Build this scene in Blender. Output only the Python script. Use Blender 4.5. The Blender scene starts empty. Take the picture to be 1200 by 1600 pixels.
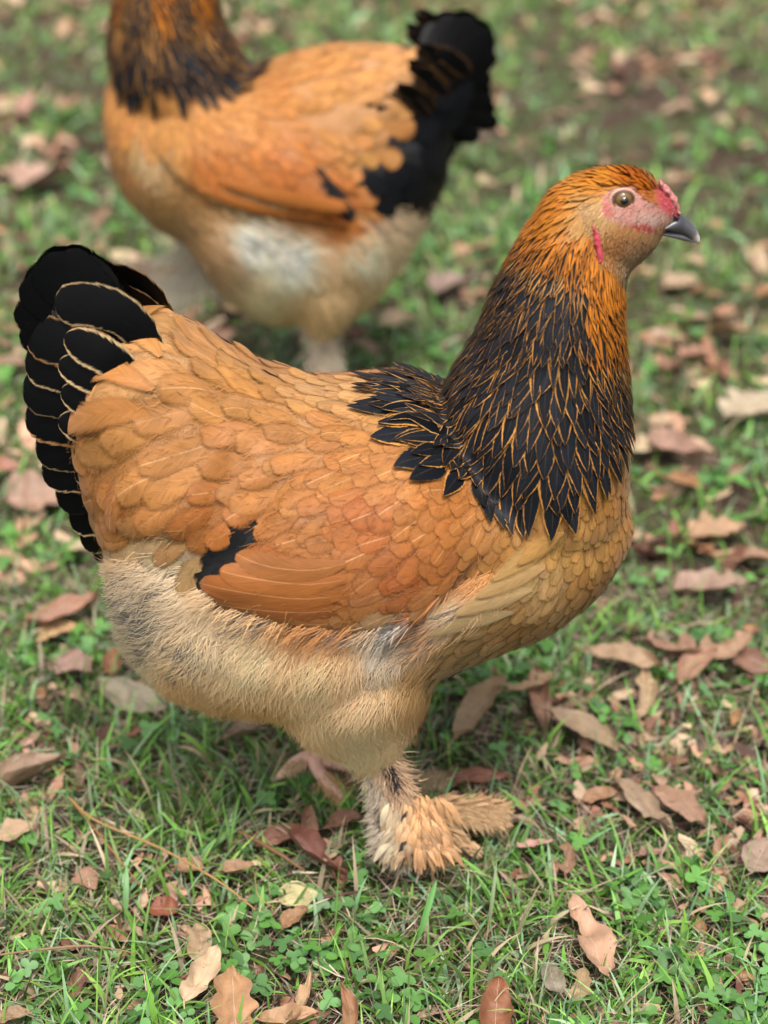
import bpy, bmesh, math, random
import numpy as np
from mathutils import Vector, Matrix, Euler
from mathutils.bvhtree import BVHTree

R = math.radians
rng = np.random.default_rng(7)
random.seed(7)
SC = bpy.context.scene
COL = SC.collection

# ------------------------------------------------------------------ camera
PITCH = R(30.0); FPX = 2500.0; CAMD = 1.12; CAMH = 0.96
cam = bpy.data.cameras.new('camera'); camo = bpy.data.objects.new('camera', cam); COL.objects.link(camo)
camo.location = (0, -CAMD, CAMH); camo.rotation_euler = (R(90) - PITCH, 0, 0)
cam.sensor_fit = 'VERTICAL'; cam.sensor_height = 32.0; cam.lens = FPX / 1600 * 32.0
cam.clip_start = 0.02; cam.clip_end = 400
cam.dof.use_dof = True; cam.dof.focus_distance = 1.235; cam.dof.aperture_fstop = 2.9
SC.camera = camo
# ------------------------------------------------------------------ light
SUN_EL, SUN_AZ = 66.0, 20.0     # azimuth measured from -Y (behind the camera) towards -X
w = bpy.data.worlds.new('World'); SC.world = w; w.use_nodes = True
nt = w.node_tree; nt.nodes.clear()
sky = nt.nodes.new('ShaderNodeTexSky'); sky.sky_type = 'NISHITA'; sky.sun_disc = False
sky.sun_elevation = R(SUN_EL); sky.sun_rotation = R(180 + SUN_AZ)
sky.air_density = 1.0; sky.dust_density = 6.0; sky.ozone_density = 1.0
bg = nt.nodes.new('ShaderNodeBackground'); bg.inputs['Strength'].default_value = 0.095
wo = nt.nodes.new('ShaderNodeOutputWorld')
hs = nt.nodes.new('ShaderNodeHueSaturation'); hs.inputs['Saturation'].default_value = 0.35   # overcast: nearly grey sky
nt.links.new(sky.outputs[0], hs.inputs['Color']); nt.links.new(hs.outputs[0], bg.inputs[0]); nt.links.new(bg.outputs[0], wo.inputs[0])
sl = bpy.data.lights.new('sun', 'SUN'); sl.energy = 1.5; sl.angle = R(13); sl.color = (1.0, 0.96, 0.9)
so = bpy.data.objects.new('sun', sl); COL.objects.link(so)
dvec = Vector((math.sin(R(SUN_AZ)) * math.cos(R(SUN_EL)), -math.cos(R(SUN_AZ)) * math.cos(R(SUN_EL)), math.sin(R(SUN_EL))))
so.rotation_euler = dvec.to_track_quat('Z', 'Y').to_euler(); so.location = dvec * 5
SC.view_settings.view_transform = 'Standard'; SC.view_settings.look = 'None'
SC.view_settings.exposure = 1.24; SC.view_settings.gamma = 1

# ------------------------------------------------------------------ camera maths (turns places seen in the photo into points of the world)
CP, SP = math.cos(PITCH), math.sin(PITCH)
def ray_dir(px, py):
    a = (px - 600) / FPX; b = (py - 800) / FPX
    return np.array([a, CP - b * SP, -SP - b * CP])
def at_plane(px, py, Y):
    d = ray_dir(px, py); t = (Y + CAMD) / d[1]
    return np.array([d[0] * t, Y, CAMH + d[2] * t])
def at_ground(px, py, z=0.0):
    d = ray_dir(px, py); t = (z - CAMH) / d[2]
    return np.array([d[0] * t, -CAMD + d[1] * t, z])
def project(P):
    P = np.atleast_2d(P); x = P[:, 0]; y = P[:, 1] + CAMD; z = P[:, 2] - CAMH
    dz = y * CP - z * SP; up = y * SP + z * CP
    return np.stack([600 + FPX * x / dz, 800 - FPX * up / dz], 1)
def lin(c):
    c = np.asarray(c, float) / 255.0
    return np.where(c <= 0.04045, c / 12.92, ((c + 0.055) / 1.055) ** 2.4)
ALB = 0.60
def alb(c): return lin(c) ** 1.20 * ALB * np.array((.93, 1.0, .95))

# ------------------------------------------------------------------ mesh helpers
def mesh_obj(name, V, F, mat, parent=None, attrs=None, smooth=True, base=(0, 0, 0)):
    me = bpy.data.meshes.new(name)
    V = np.asarray(V, float) - np.asarray(base, float)
    if isinstance(F, np.ndarray):
        nf, k = F.shape
        me.vertices.add(len(V)); me.vertices.foreach_set('co', V.astype(np.float32).ravel())
        me.loops.add(nf * k); me.loops.foreach_set('vertex_index', F.astype(np.int32).ravel())
        me.polygons.add(nf); me.polygons.foreach_set('loop_start', np.arange(0, nf * k, k, dtype=np.int32))
        me.update(calc_edges=True)
    else:
        me.from_pydata([tuple(v) for v in V], [], F); me.update()
    if smooth: me.polygons.foreach_set('use_smooth', np.ones(len(me.polygons), bool))
    for nm, (typ, arr) in (attrs or {}).items():
        a = me.attributes.new(nm, typ, 'POINT')
        arr = np.asarray(arr, np.float32)
        if typ == 'FLOAT_COLOR':
            if arr.shape[1] == 3: arr = np.concatenate([arr, np.ones((len(arr), 1), np.float32)], 1)
            a.data.foreach_set('color', arr.ravel())
        elif typ == 'FLOAT_VECTOR': a.data.foreach_set('vector', arr.ravel())
        else: a.data.foreach_set('value', arr.ravel())
    me.materials.append(mat)
    o = bpy.data.objects.new(name, me); COL.objects.link(o)
    if parent: o.parent = parent
    return o
def empty(name, loc, label, cat, group=None):
    o = bpy.data.objects.new(name, None); COL.objects.link(o); o.location = loc; o.empty_display_size = 0.05
    o['label'] = label; o['category'] = cat
    if group: o['group'] = group
    return o

class Acc:
    """collects many small grids of quads into ONE mesh, with colour attributes"""
    def __init__(s): s.V = []; s.F = []; s.c1 = []; s.c2 = []; s.fp = []; s.uv = []; s.n = 0
    def grid(s, G, uv, c1, c2, fp):                    # G: (nv, nu, 3)
        nv, nu = G.shape[:2]
        idx = np.arange(nv * nu).reshape(nv, nu) + s.n
        F = np.stack([idx[:-1, :-1], idx[:-1, 1:], idx[1:, 1:], idx[1:, :-1]], -1).reshape(-1, 4)
        s.V.append(G.reshape(-1, 3)); s.F.append(F); s.n += nv * nu
        k = nv * nu
        s.uv.append(uv.reshape(-1, 3)); s.c1.append(np.tile(c1, (k, 1))); s.c2.append(np.tile(c2, (k, 1))); s.fp.append(np.tile(fp, (k, 1)))
    def arrays(s, mirrorY=None):
        V = np.concatenate(s.V); F = np.concatenate(s.F); c1 = np.concatenate(s.c1); c2 = np.concatenate(s.c2); fp = np.concatenate(s.fp); uv = np.concatenate(s.uv)
        if mirrorY is not None:
            V2 = V.copy(); V2[:, 1] = 2 * mirrorY - V2[:, 1]; F2 = F[:, ::-1] + len(V)
            V = np.concatenate([V, V2]); F = np.concatenate([F, F2]); c1 = np.tile(c1, (2, 1)); c2 = np.tile(c2, (2, 1)); fp = np.tile(fp, (2, 1)); uv = np.tile(uv, (2, 1))
        return V, F, dict(c1=('FLOAT_COLOR', c1), c2=('FLOAT_COLOR', c2), fp=('FLOAT_COLOR', fp), fuv=('FLOAT_VECTOR', uv))
    def build(s, name, mat, parent, base, mirrorY=None, onlymirror=False):
        if not s.V: return None
        V, F, at = s.arrays()
        if onlymirror: V = V.copy(); V[:, 1] = 2 * mirrorY - V[:, 1]; F = F[:, ::-1]
        elif mirrorY is not None: V, F, at = s.arrays(mirrorY)
        return mesh_obj(name, V, F, mat, parent, at, base=base)

def in_poly(pts, poly):
    pts = np.atleast_2d(pts); x, y = pts[:, 0], pts[:, 1]; ins = np.zeros(len(pts), bool)
    P = np.asarray(poly, float); j = len(P) - 1
    for i in range(len(P)):
        xi, yi = P[i]; xj, yj = P[j]
        c = ((yi > y) != (yj > y)) & (x < (xj - xi) * (y - yi) / (yj - yi + 1e-12) + xi)
        ins ^= c; j = i
    return ins
def poly_dist(pts, poly):
    pts = np.atleast_2d(pts); P = np.asarray(poly, float); Q = np.roll(P, -1, 0); best = np.full(len(pts), 1e9)
    for a, b in zip(P, Q):
        ab = b - a; t = np.clip(((pts - a) @ ab) / (ab @ ab), 0, 1)
        d = np.linalg.norm(pts - (a + t[:, None] * ab), axis=1); best = np.minimum(best, d)
    return np.where(in_poly(pts, poly), best, -best)
def idw(pts, ctrl, vals, p=3.5):
    pts = np.atleast_2d(pts); d = np.linalg.norm(pts[:, None] - ctrl[None], axis=2) + 2.0
    wgt = d ** -p; wgt /= wgt.sum(1, keepdims=True)
    return wgt @ vals
def sstep(a, b, x):
    t = np.clip((x - a) / (b - a), 0, 1); return t * t * (3 - 2 * t)
def vnoise(x, y, seed=0):
    x = np.asarray(x, float); y = np.asarray(y, float)
    xi = np.floor(x).astype(int); yi = np.floor(y).astype(int); xf = x - xi; yf = y - yi
    def h(a, b):
        n = (a * 374761393 + b * 668265263 + seed * 144269) & 0x7fffffff
        n = ((n ^ (n >> 13)) * 1274126177) & 0x7fffffff
        return ((n ^ (n >> 16)) & 0xffff) / 65535.0
    u = xf * xf * (3 - 2 * xf); v = yf * yf * (3 - 2 * yf)
    return (h(xi, yi) * (1 - u) + h(xi + 1, yi) * u) * (1 - v) + (h(xi, yi + 1) * (1 - u) + h(xi + 1, yi + 1) * u) * v

# ------------------------------------------------------------------ materials
def newmat(name):
    m = bpy.data.materials.new(name); m.use_nodes = True
    n = m.node_tree; b = n.nodes['Principled BSDF']; return m, n, b
def N(n, t, **kw):
    o = n.nodes.new(t)
    for k, v in kw.items():
        if k.startswith('i_'):
            key = k[2:]; key = int(key) if key.isdigit() else key.replace('_', ' ')
            o.inputs[key].default_value = v
        else: setattr(o, k, v)
    return o
def math_(n, op, a, b=None, c=None, clamp=False):
    o = n.nodes.new('ShaderNodeMath'); o.operation = op; o.use_clamp = clamp
    for i, v in enumerate((a, b, c)):
        if v is None: continue
        if isinstance(v, (int, float)): o.inputs[i].default_value = v
        else: n.links.new(v, o.inputs[i])
    return o.outputs[0]
def mixc(n, fac, a, b, mode='MIX'):
    o = n.nodes.new('ShaderNodeMix'); o.data_type = 'RGBA'; o.blend_type = mode
    for i, v in ((0, fac), (6, a), (7, b)):
        if isinstance(v, (int, float)): o.inputs[i].default_value = v
        elif isinstance(v, tuple): o.inputs[i].default_value = v
        else: n.links.new(v, o.inputs[i])
    return o.outputs[2]
def attr(n, name): return N(n, 'ShaderNodeAttribute', attribute_name=name)

def feather_material(name, rough=0.6, spec=0.25, barb_amt=0.35, fray=0.62, famp=0.7, sheen=0.08):
    m, n, b = newmat(name); L = n.links.new
    c1 = attr(n, 'c1').outputs['Color']; c2 = attr(n, 'c2').outputs['Color']
    fp = attr(n, 'fp'); sf = N(n, 'ShaderNodeSeparateColor'); L(fp.outputs['Color'], sf.inputs[0])
    fu = attr(n, 'fuv'); su = N(n, 'ShaderNodeSeparateXYZ'); L(fu.outputs['Vector'], su.inputs[0])
    u, v, q = su.outputs; au = math_(n, 'ABSOLUTE', u)
    e0, shaft, rnd = sf.outputs
    # barbs: fine streaks running outwards and tipwards from the shaft
    bx = math_(n, 'MULTIPLY', math_(n, 'SUBTRACT', v, math_(n, 'MULTIPLY', au, 0.38)), 26.0)
    cb = N(n, 'ShaderNodeCombineXYZ'); L(bx, cb.inputs[0]); L(math_(n, 'MULTIPLY', u, 1.6), cb.inputs[1]); L(math_(n, 'MULTIPLY', rnd, 91.0), cb.inputs[2])
    nz = N(n, 'ShaderNodeTexNoise', i_Scale=1.0, i_Detail=3.0, i_Roughness=0.6); L(cb.outputs[0], nz.inputs['Vector'])
    cb2 = N(n, 'ShaderNodeCombineXYZ'); L(math_(n, 'MULTIPLY', v, 2.6), cb2.inputs[0]); L(math_(n, 'MULTIPLY', u, 1.3), cb2.inputs[1]); L(math_(n, 'MULTIPLY', rnd, 57.0), cb2.inputs[2])
    nl = N(n, 'ShaderNodeTexNoise', i_Scale=1.0, i_Detail=2.0); L(cb2.outputs[0], nl.inputs['Vector'])
    # edge lacing
    jit = math_(n, 'MULTIPLY', math_(n, 'SUBTRACT', nz.outputs['Fac'], 0.5), 0.34)
    rr = math_(n, 'ADD', math_(n, 'ADD', au, jit), math_(n, 'MULTIPLY', math_(n, 'SUBTRACT', nl.outputs['Fac'], 0.5), 0.16))
    mr = N(n, 'ShaderNodeMapRange', interpolation_type='SMOOTHSTEP'); L(rr, mr.inputs['Value']); L(e0, mr.inputs['From Min']); L(math_(n, 'ADD', e0, 0.14), mr.inputs['From Max'])
    sp2 = N(n, 'ShaderNodeMapRange', interpolation_type='SMOOTHSTEP'); L(nz.outputs['Fac'], sp2.inputs['Value']); sp2.inputs['From Min'].default_value = .30; sp2.inputs['From Max'].default_value = .20
    col = mixc(n, mr.outputs[0], c1, c2)
    col = mixc(n, math_(n, 'MULTIPLY', sp2.outputs[0], .35), col, c2, 'MULTIPLY')
    # shaft, a pale quill line
    sm = N(n, 'ShaderNodeMapRange', interpolation_type='SMOOTHSTEP'); L(au, sm.inputs['Value']); sm.inputs['From Min'].default_value = 0.055; sm.inputs['From Max'].default_value = 0.0
    sh = math_(n, 'MULTIPLY', sm.outputs[0], shaft)
    col = mixc(n, sh, col, (0.62, 0.40, 0.2, 1))
    # value variation
    vv = math_(n, 'ADD', math_(n, 'MULTIPLY', math_(n, 'SUBTRACT', nz.outputs['Fac'], 0.5), barb_amt * 2.0), math_(n, 'ADD', 1.0, math_(n, 'MULTIPLY', math_(n, 'SUBTRACT', nl.outputs['Fac'], 0.5), 0.60)))
    hv = N(n, 'ShaderNodeHueSaturation'); L(vv, hv.inputs['Value']); L(col, hv.inputs['Color'])
    L(hv.outputs[0], b.inputs['Base Color'])
    b.inputs['Roughness'].default_value = rough; b.inputs['Specular IOR Level'].default_value = spec
    try: b.inputs['Sheen Weight'].default_value = sheen; b.inputs['Sheen Roughness'].default_value = 0.5
    except Exception: pass
    bp = N(n, 'ShaderNodeBump', i_Strength=0.35, i_Distance=0.0004); L(nz.outputs['Fac'], bp.inputs['Height']); L(bp.outputs[0], b.inputs['Normal'])
    # barbs part at the rim of the vane, so its edge is soft and open
    e = math_(n, 'MAXIMUM', au, math_(n, 'MULTIPLY_ADD', v, 5.0, -4.0))
    e = math_(n, 'ADD', e, math_(n, 'MULTIPLY', math_(n, 'SUBTRACT', nz.outputs['Fac'], 0.5), famp))
    am = N(n, 'ShaderNodeMapRange', interpolation_type='SMOOTHSTEP'); L(e, am.inputs['Value']); am.inputs['From Min'].default_value = 1.02; am.inputs['From Max'].default_value = fray
    L(am.outputs[0], b.inputs['Alpha'])
    return m
def strand_material(name):
    m, n, b = newmat(name); L = n.links.new
    L(attr(n, 'c1').outputs['Color'], b.inputs['Base Color'])
    b.inputs['Roughness'].default_value = 0.65; b.inputs['Specular IOR Level'].default_value = 0.2
    return m
def skin_material(name):
    m, n, b = newmat(name); L = n.links.new
    c = attr(n, 'c1').outputs['Color']; tc = N(n, 'ShaderNodeTexCoord')
    nz = N(n, 'ShaderNodeTexNoise', i_Scale=420.0, i_Detail=3.0); L(tc.outputs['Object'], nz.inputs['Vector'])
    vr = N(n, 'ShaderNodeTexVoronoi', i_Scale=700.0); L(tc.outputs['Object'], vr.inputs['Vector'])
    hv = N(n, 'ShaderNodeHueSaturation'); L(c, hv.inputs['Color']); L(math_(n, 'ADD', math_(n, 'MULTIPLY', nz.outputs['Fac'], 0.7), 0.65), hv.inputs['Value'])
    L(hv.outputs[0], b.inputs['Base Color']); b.inputs['Roughness'].default_value = 0.55; b.inputs['Specular IOR Level'].default_value = 0.3
    bp = N(n, 'ShaderNodeBump', i_Strength=0.5, i_Distance=0.0006); L(vr.outputs['Distance'], bp.inputs['Height']); L(bp.outputs[0], b.inputs['Normal'])
    return m
def plain(name, rgb, rough=0.5, spec=0.4, coat=0.0, noise=None, bump=0.0, nscale=200):
    m, n, b = newmat(name); L = n.links.new
    if noise is not None:
        tc = N(n, 'ShaderNodeTexCoord'); nz = N(n, 'ShaderNodeTexNoise', i_Scale=float(nscale), i_Detail=4.0); L(tc.outputs['Object'], nz.inputs['Vector'])
        c = mixc(n, nz.outputs['Fac'], tuple(rgb) + (1,), tuple(noise) + (1,)); L(c, b.inputs['Base Color'])
        if bump: bp = N(n, 'ShaderNodeBump', i_Strength=bump, i_Distance=0.0006); L(nz.outputs['Fac'], bp.inputs['Height']); L(bp.outputs[0], b.inputs['Normal'])
    else: b.inputs['Base Color'].default_value = tuple(rgb) + (1,)
    b.inputs['Roughness'].default_value = rough; b.inputs['Specular IOR Level'].default_value = spec
    b.inputs['Coat Weight'].default_value = coat; b.inputs['Coat Roughness'].default_value = 0.03
    return m
M_FEA = feather_material('feather', fray=0.54, famp=0.74, barb_amt=0.5); M_BLK = feather_material('dark_feather', rough=0.46, spec=0.10, barb_amt=0.6, fray=0.9, famp=0.35, sheen=0.0)
M_QUI = feather_material('flight_feather', rough=.5, spec=.25, barb_amt=.4, fray=.90, famp=.25); M_DOW = feather_material('downy_feather', rough=.75, spec=.12, barb_amt=.35, fray=.30, famp=.9, sheen=.1)
M_STR = strand_material('down'); M_SKIN = skin_material('skin')
M_COMB = plain('comb_skin', (0.34, 0.07, 0.07), 0.45, 0.4, 0.0, (0.52, 0.24, 0.22), 0.9, 500)
M_WAT = plain('wattle_skin', (0.45, 0.025, 0.05), 0.5, 0.35, 0.0, (0.55, 0.10, 0.13), 0.8, 900)
M_IRIS = plain('iris', (0.09, 0.045, 0.012), 0.3, 0.25, 0.25, (0.19, 0.115, 0.04), 0, 900)
M_PUP = plain('pupil', (0.004, 0.004, 0.004), 0.08, 0.6, 1.0)
M_LID = plain('eyelid', (0.10, 0.06, 0.045), 0.5, 0.3)
M_NOS = plain('nostril', (0.10, 0.02, 0.03), 0.6, 0.2)
def beak_material():
    m, n, b = newmat('beak_horn'); L = n.links.new
    a = attr(n, 'fuv'); s = N(n, 'ShaderNodeSeparateXYZ'); L(a.outputs['Vector'], s.inputs[0])
    tc = N(n, 'ShaderNodeTexCoord'); nz = N(n, 'ShaderNodeTexNoise', i_Scale=140.0, i_Detail=3.0); L(tc.outputs['Object'], nz.inputs['Vector'])
    x = math_(n, 'ADD', s.outputs[0], math_(n, 'MULTIPLY', math_(n, 'SUBTRACT', nz.outputs['Fac'], 0.5), 0.5))
    r = N(n, 'ShaderNodeValToRGB'); L(x, r.inputs[0]); e = r.color_ramp.elements
    e[0].position = 0.0; e[0].color = (0.04, 0.041, 0.05, 1); e[1].position = 1.0; e[1].color = (0.62, 0.56, 0.5, 1)
    k = r.color_ramp.elements.new(0.5); k.color = (0.13, 0.12, 0.125, 1)
    k = r.color_ramp.elements.new(0.75); k.color = (0.33, 0.29, 0.27, 1)
    L(r.outputs[0], b.inputs['Base Color']); b.inputs['Roughness'].default_value = 0.33; b.inputs['Specular IOR Level'].default_value = 0.5
    return m
M_BEAK = beak_material()
M_LEG = plain('shank_skin', lin((236, 196, 172)) * .9, 0.55, 0.3, 0.0, lin((214, 156, 138)) * .85, 0.7, 160)
M_CLAW = plain('claw', (0.35, 0.27, 0.2), 0.35, 0.4)

# ------------------------------------------------------------------ lofts
def solve_section(T, B, b, Y, pad=0.0, slope=None):
    """ellipse in a plane x = const whose outline, seen from above, runs from T to B (points on plane Y)"""
    zT, zB = T[2] - pad, B[2] + pad
    tT = (CAMH - zT) / (CAMD + Y); tB = (CAMH - zB) / (CAMD + Y)
    lo, hi = 0.0003, 0.6
    for _ in range(50):
        a = (lo + hi) / 2
        if math.hypot(b * tT, a) + math.hypot(b * tB, a) > zT - zB: hi = a
        else: lo = a
    a = max(lo, 0.0009)
    zc = zT - math.hypot(b * tT, a)
    return zc, a
def dense(st, n):
    st = np.asarray(st, float); t = np.linspace(0, len(st) - 1, n); i = np.clip(np.floor(t).astype(int), 0, len(st) - 2); f = (t - i)[:, None]
    P = lambda k: st[np.clip(k, 0, len(st) - 1)]
    p0, p1, p2, p3 = P(i - 1), P(i), P(i + 1), P(i + 2)
    return 0.5 * (2 * p1 + (p2 - p0) * f + (2 * p0 - 5 * p1 + 4 * p2 - p3) * f ** 2 + (3 * p1 - p0 - 3 * p2 + p3) * f ** 3)
def ring_loft(rings):
    V = np.concatenate(rings); n = len(rings[0]); F = []
    for k in range(len(rings) - 1):
        for j in range(n):
            F.append((k * n + j, k * n + (j + 1) % n, (k + 1) * n + (j + 1) % n, (k + 1) * n + j))
    c0, c1 = len(V), len(V) + 1
    V = np.concatenate([V, rings[0].mean(0)[None], rings[-1].mean(0)[None]])
    for j in range(n):
        F.append((c0, (j + 1) % n, j)); o = (len(rings) - 1) * n
        F.append((c1, o + j, o + (j + 1) % n))
    return V, F
ANG = np.linspace(0, 2 * math.pi, 28, endpoint=False)
def loft_x(st, Y, pad=0.0, n=40, Yc=None, sq=1.0):
    rings = []
    for x, T, B, b in dense(st, n):
        b = max(b, 0.003)
        pT = at_plane(x, T, Y); pB = at_plane(x, B, Y)
        zc, a = solve_section(pT, pB, b, Y, pad); xx = at_plane(x, (T + B) / 2, Y)[0]
        c, s = np.cos(ANG), np.sin(ANG)
        c = np.sign(c) * np.abs(c) ** sq
        rings.append(np.stack([np.full_like(ANG, xx), Y + b * c, zc + a * s], 1))
    return ring_loft(rings)
def loft_z(st, Y, pad=0.0, n=40):
    rings = []
    for y, l, r, b in dense(st, n):
        pl = at_plane(l, y, Y); pr = at_plane(r, y, Y); xc = (pl[0] + pr[0]) / 2; a = (pr[0] - pl[0]) / 2
        a = abs(a) - pad
        rings.append(np.stack([xc + a * np.cos(ANG), Y + b * np.sin(ANG), np.full_like(ANG, pl[2])], 1))
    return ring_loft(rings)
def tube(path, radii, n=10, flat=1.0):
    path = np.asarray(path, float); P = dense(np.concatenate([path, np.asarray(radii, float)[:, None]], 1), max(6, 5 * len(path)))
    pts = P[:, :3]; r = np.maximum(P[:, 3], 0.0004); T = np.gradient(pts, axis=0); T /= np.linalg.norm(T, axis=1)[:, None]
    up = np.array([0.0, 0.0, 1.0]); rings = []; A = np.linspace(0, 2 * math.pi, n, endpoint=False)
    for p, t, q in zip(pts, T, r):
        u_ = up if abs(t[2]) < 0.85 else np.array([0.0, 1.0, 0.0])
        s = np.cross(t, u_); s /= np.linalg.norm(s); v_ = np.cross(s, t)
        rings.append(p + q * (np.cos(A)[:, None] * s + flat * np.sin(A)[:, None] * v_))
    return ring_loft(rings)
def join(parts):
    V = []; F = []; o = 0
    for v, f in parts:
        V.append(v); F += [tuple(i + o for i in q) for q in f]; o += len(v)
    return np.concatenate(V), F
def remeshed(parts, voxel, smooth_it):
    V, F = join(parts)
    me = bpy.data.meshes.new('tmp'); me.from_pydata([tuple(v) for v in V], [], F); me.update()
    bm = bmesh.new(); bm.from_mesh(me); bmesh.ops.recalc_face_normals(bm, faces=bm.faces[:]); bm.to_mesh(me); bm.free()
    o = bpy.data.objects.new('tmp', me); COL.objects.link(o)
    md = o.modifiers.new('r', 'REMESH'); md.mode = 'VOXEL'; md.voxel_size = voxel
    ms = o.modifiers.new('s', 'SMOOTH'); ms.iterations = smooth_it; ms.factor = 0.5
    dg = bpy.context.evaluated_depsgraph_get(); ev = o.evaluated_get(dg); m2 = bpy.data.meshes.new_from_object(ev)
    V = np.zeros(len(m2.vertices) * 3); m2.vertices.foreach_get('co', V); V = V.reshape(-1, 3)
    F = [tuple(p.vertices) for p in m2.polygons]
    bpy.data.objects.remove(o); bpy.data.meshes.remove(me); bpy.data.meshes.remove(m2)
    return V, F
def vert_normals(V, F):
    me = bpy.data.meshes.new('tmp'); me.from_pydata([tuple(v) for v in V], [], F); me.update()
    Nn = np.zeros(len(V) * 3); me.vertices.foreach_get('normal', Nn) if hasattr(me.vertices[0], 'normal') else None
    bpy.data.meshes.remove(me); return Nn.reshape(-1, 3)

# ------------------------------------------------------------------ feathers
VS7 = np.array([0, .2, .4, .58, .73, .85, .94, 1.0]); US5 = np.array([-1, -.55, 0, .55, 1.0])
VS10 = np.array([0, .14, .28, .42, .55, .67, .77, .86, .93, .975, 1.0]); US7 = np.array([-1, -.7, -.35, 0, .35, .7, 1.0])
def wprof(vs, kind):
    if kind == 'round': vc, a, p = .62, .62, (2.2, .5)
    elif kind == 'point': vc, a, p = .40, .55, (1.6, .85)
    elif kind == 'long': vc, a, p = .80, .75, (2.2, .5)
    else: vc, a, p = .55, .5, (2.0, .62)
    o = np.where(vs < vc, a + (1 - a) * np.sin(np.clip(vs / vc, 0, 1) * math.pi / 2), np.maximum(1 - (np.clip((vs - vc) / (1 - vc), 0, 1)) ** p[0], 0) ** p[1])
    o = o * (0.35 + 0.65 * np.clip(vs / .3, 0, 1) ** .7)
    return np.maximum(o, 0.05)

class Hen: pass

def surf_feather(acc, bvh, P, Nn, D, Lm, Wm, lift, kind, c1, c2, fp, big=False, h0=0.0, cup=0.0, spine=None, curve=0.0):
    """a feather that lies along the body's surface, rooted at P and pointing along D"""
    vs, us = (VS10, US7) if big else (VS7, US5)
    wp = wprof(vs, kind) * Wm / 2
    if spine is None:
        p = Vector(P); n_ = Vector(Nn); d = Vector(D); pts = [p.copy()]; nn = [n_.copy()]
        prev = 0
        for k in range(1, len(vs)):
            q = p + d * (Lm * (vs[k] - vs[k - 1]))
            r = bvh.find_nearest(q)
            if r[0] is None: return
            p2, n2 = r[0], r[1]
            n2 = (n2 + nn[-1] * 2).normalized()
            dd = (p2 - p)
            if dd.length > 1e-7: d = (d * 1.0 + dd.normalized() * 1.0)
            if curve: d = d + n2.cross(d) * curve * (vs[k] - vs[k - 1])
            d = d - n2 * d.dot(n2); d.normalize()
            p = p2; pts.append(p.copy()); nn.append(n2)
    else: pts, nn = spine
    G = np.zeros((len(vs), len(us), 3))
    for k in range(len(vs)):
        t = (pts[min(k + 1, len(pts) - 1)] - pts[max(k - 1, 0)]).normalized(); s = t.cross(nn[k]).normalized()
        h = h0 + lift * vs[k]
        for j, u in enumerate(us):
            wj = wp[k] * (1 + (random.random() - .5) * .10 if abs(u) > .9 else 1)
            q = pts[k] + s * (u * wj)
            if abs(u) > 0.3:
                r = bvh.find_nearest(q)
                if r[0] is not None: 
                    dlt = (r[0] - q); q = q + nn[k] * max(-0.012, min(0.012, dlt.dot(nn[k])))
            q = q + nn[k] * (h - cup * u * u * wp[k])
            G[k, j] = q
    uv = np.zeros((len(vs), len(us), 3)); uv[..., 0] = us[None]; uv[..., 1] = vs[:, None]
    acc.grid(G, uv, c1, c2, fp)
def free_feather(acc, path, Wm, side, kind, c1, c2, fp, cup=0.0, twist=0.0):
    """a feather with its own spine in space; side = direction across the vane"""
    vs, us = VS10, US7
    P = dense(np.asarray(path, float), 41); seg = np.linalg.norm(np.diff(P, axis=0), axis=1); cs = np.r_[0, np.cumsum(seg)] / seg.sum()
    pts = np.stack([np.interp(vs, cs, P[:, i]) for i in range(3)], 1)
    T = np.gradient(pts, axis=0); T /= np.linalg.norm(T, axis=1)[:, None]
    side = np.asarray(side, float); wp = wprof(vs, kind) * Wm / 2
    G = np.zeros((len(vs), len(us), 3))
    for k in range(len(vs)):
        nrm = np.cross(T[k], side); nrm /= np.linalg.norm(nrm); s = np.cross(nrm, T[k])
        for j, u in enumerate(us):
            wj = wp[k] * (1 + (random.random() - .5) * .07 if abs(u) > .9 else 1)
            G[k, j] = pts[k] + s * u * wj - nrm * cup * u * u * wp[k]
    uv = np.zeros((len(vs), len(us), 3)); uv[..., 0] = us[None]; uv[..., 1] = vs[:, None]
    acc.grid(G, uv, c1, c2, fp)

def strands(P, Nn, D, Ln, Wd, C, lift=0.35, droop=0.0, seg=4, name='down', mat=None, parent=None, base=(0, 0, 0), mirrorY=None):
    """thin tapering hairs, each a narrow bent strip, all in one mesh"""
    n = len(P); t = np.linspace(0, 1, seg + 1)
    D = D + Nn * lift; D /= np.linalg.norm(D, axis=1)[:, None]
    S = np.cross(D, Nn); S /= (np.linalg.norm(S, axis=1)[:, None] + 1e-9)
    bend = rng.normal(0, .18, (n, 1)); V = np.zeros((n, seg + 1, 2, 3))
    for k, tk in enumerate(t):
        c = P + D * (Ln[:, None] * tk) + S * (bend * Ln[:, None] * tk * tk) - Nn * (Ln[:, None] * lift * .55 * tk * tk) + np.array([0, 0, -1.0]) * (droop * Ln[:, None] * tk * tk)
        wk = Wd[:, None] * (1 - tk) ** .7 * .5 + 0.00003
        # strip turned at random about its own axis
        V[:, k, 0] = c - S * wk; V[:, k, 1] = c + S * wk
    idx = np.arange(n * (seg + 1) * 2).reshape(n, seg + 1, 2)
    F = np.stack([idx[:, :-1, 0], idx[:, :-1, 1], idx[:, 1:, 1], idx[:, 1:, 0]], -1).reshape(-1, 4)
    V = V.reshape(-1, 3); CC = np.repeat(C, (seg + 1) * 2, axis=0)
    if mirrorY is not None:
        V2 = V.copy(); V2[:, 1] = 2 * mirrorY - V2[:, 1]; F = np.concatenate([F, F[:, ::-1] + len(V)]); V = np.concatenate([V, V2]); CC = np.tile(CC, (2, 1))
    return mesh_obj(name, V, F, mat or M_STR, parent, dict(c1=('FLOAT_COLOR', CC)), base=base)

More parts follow.
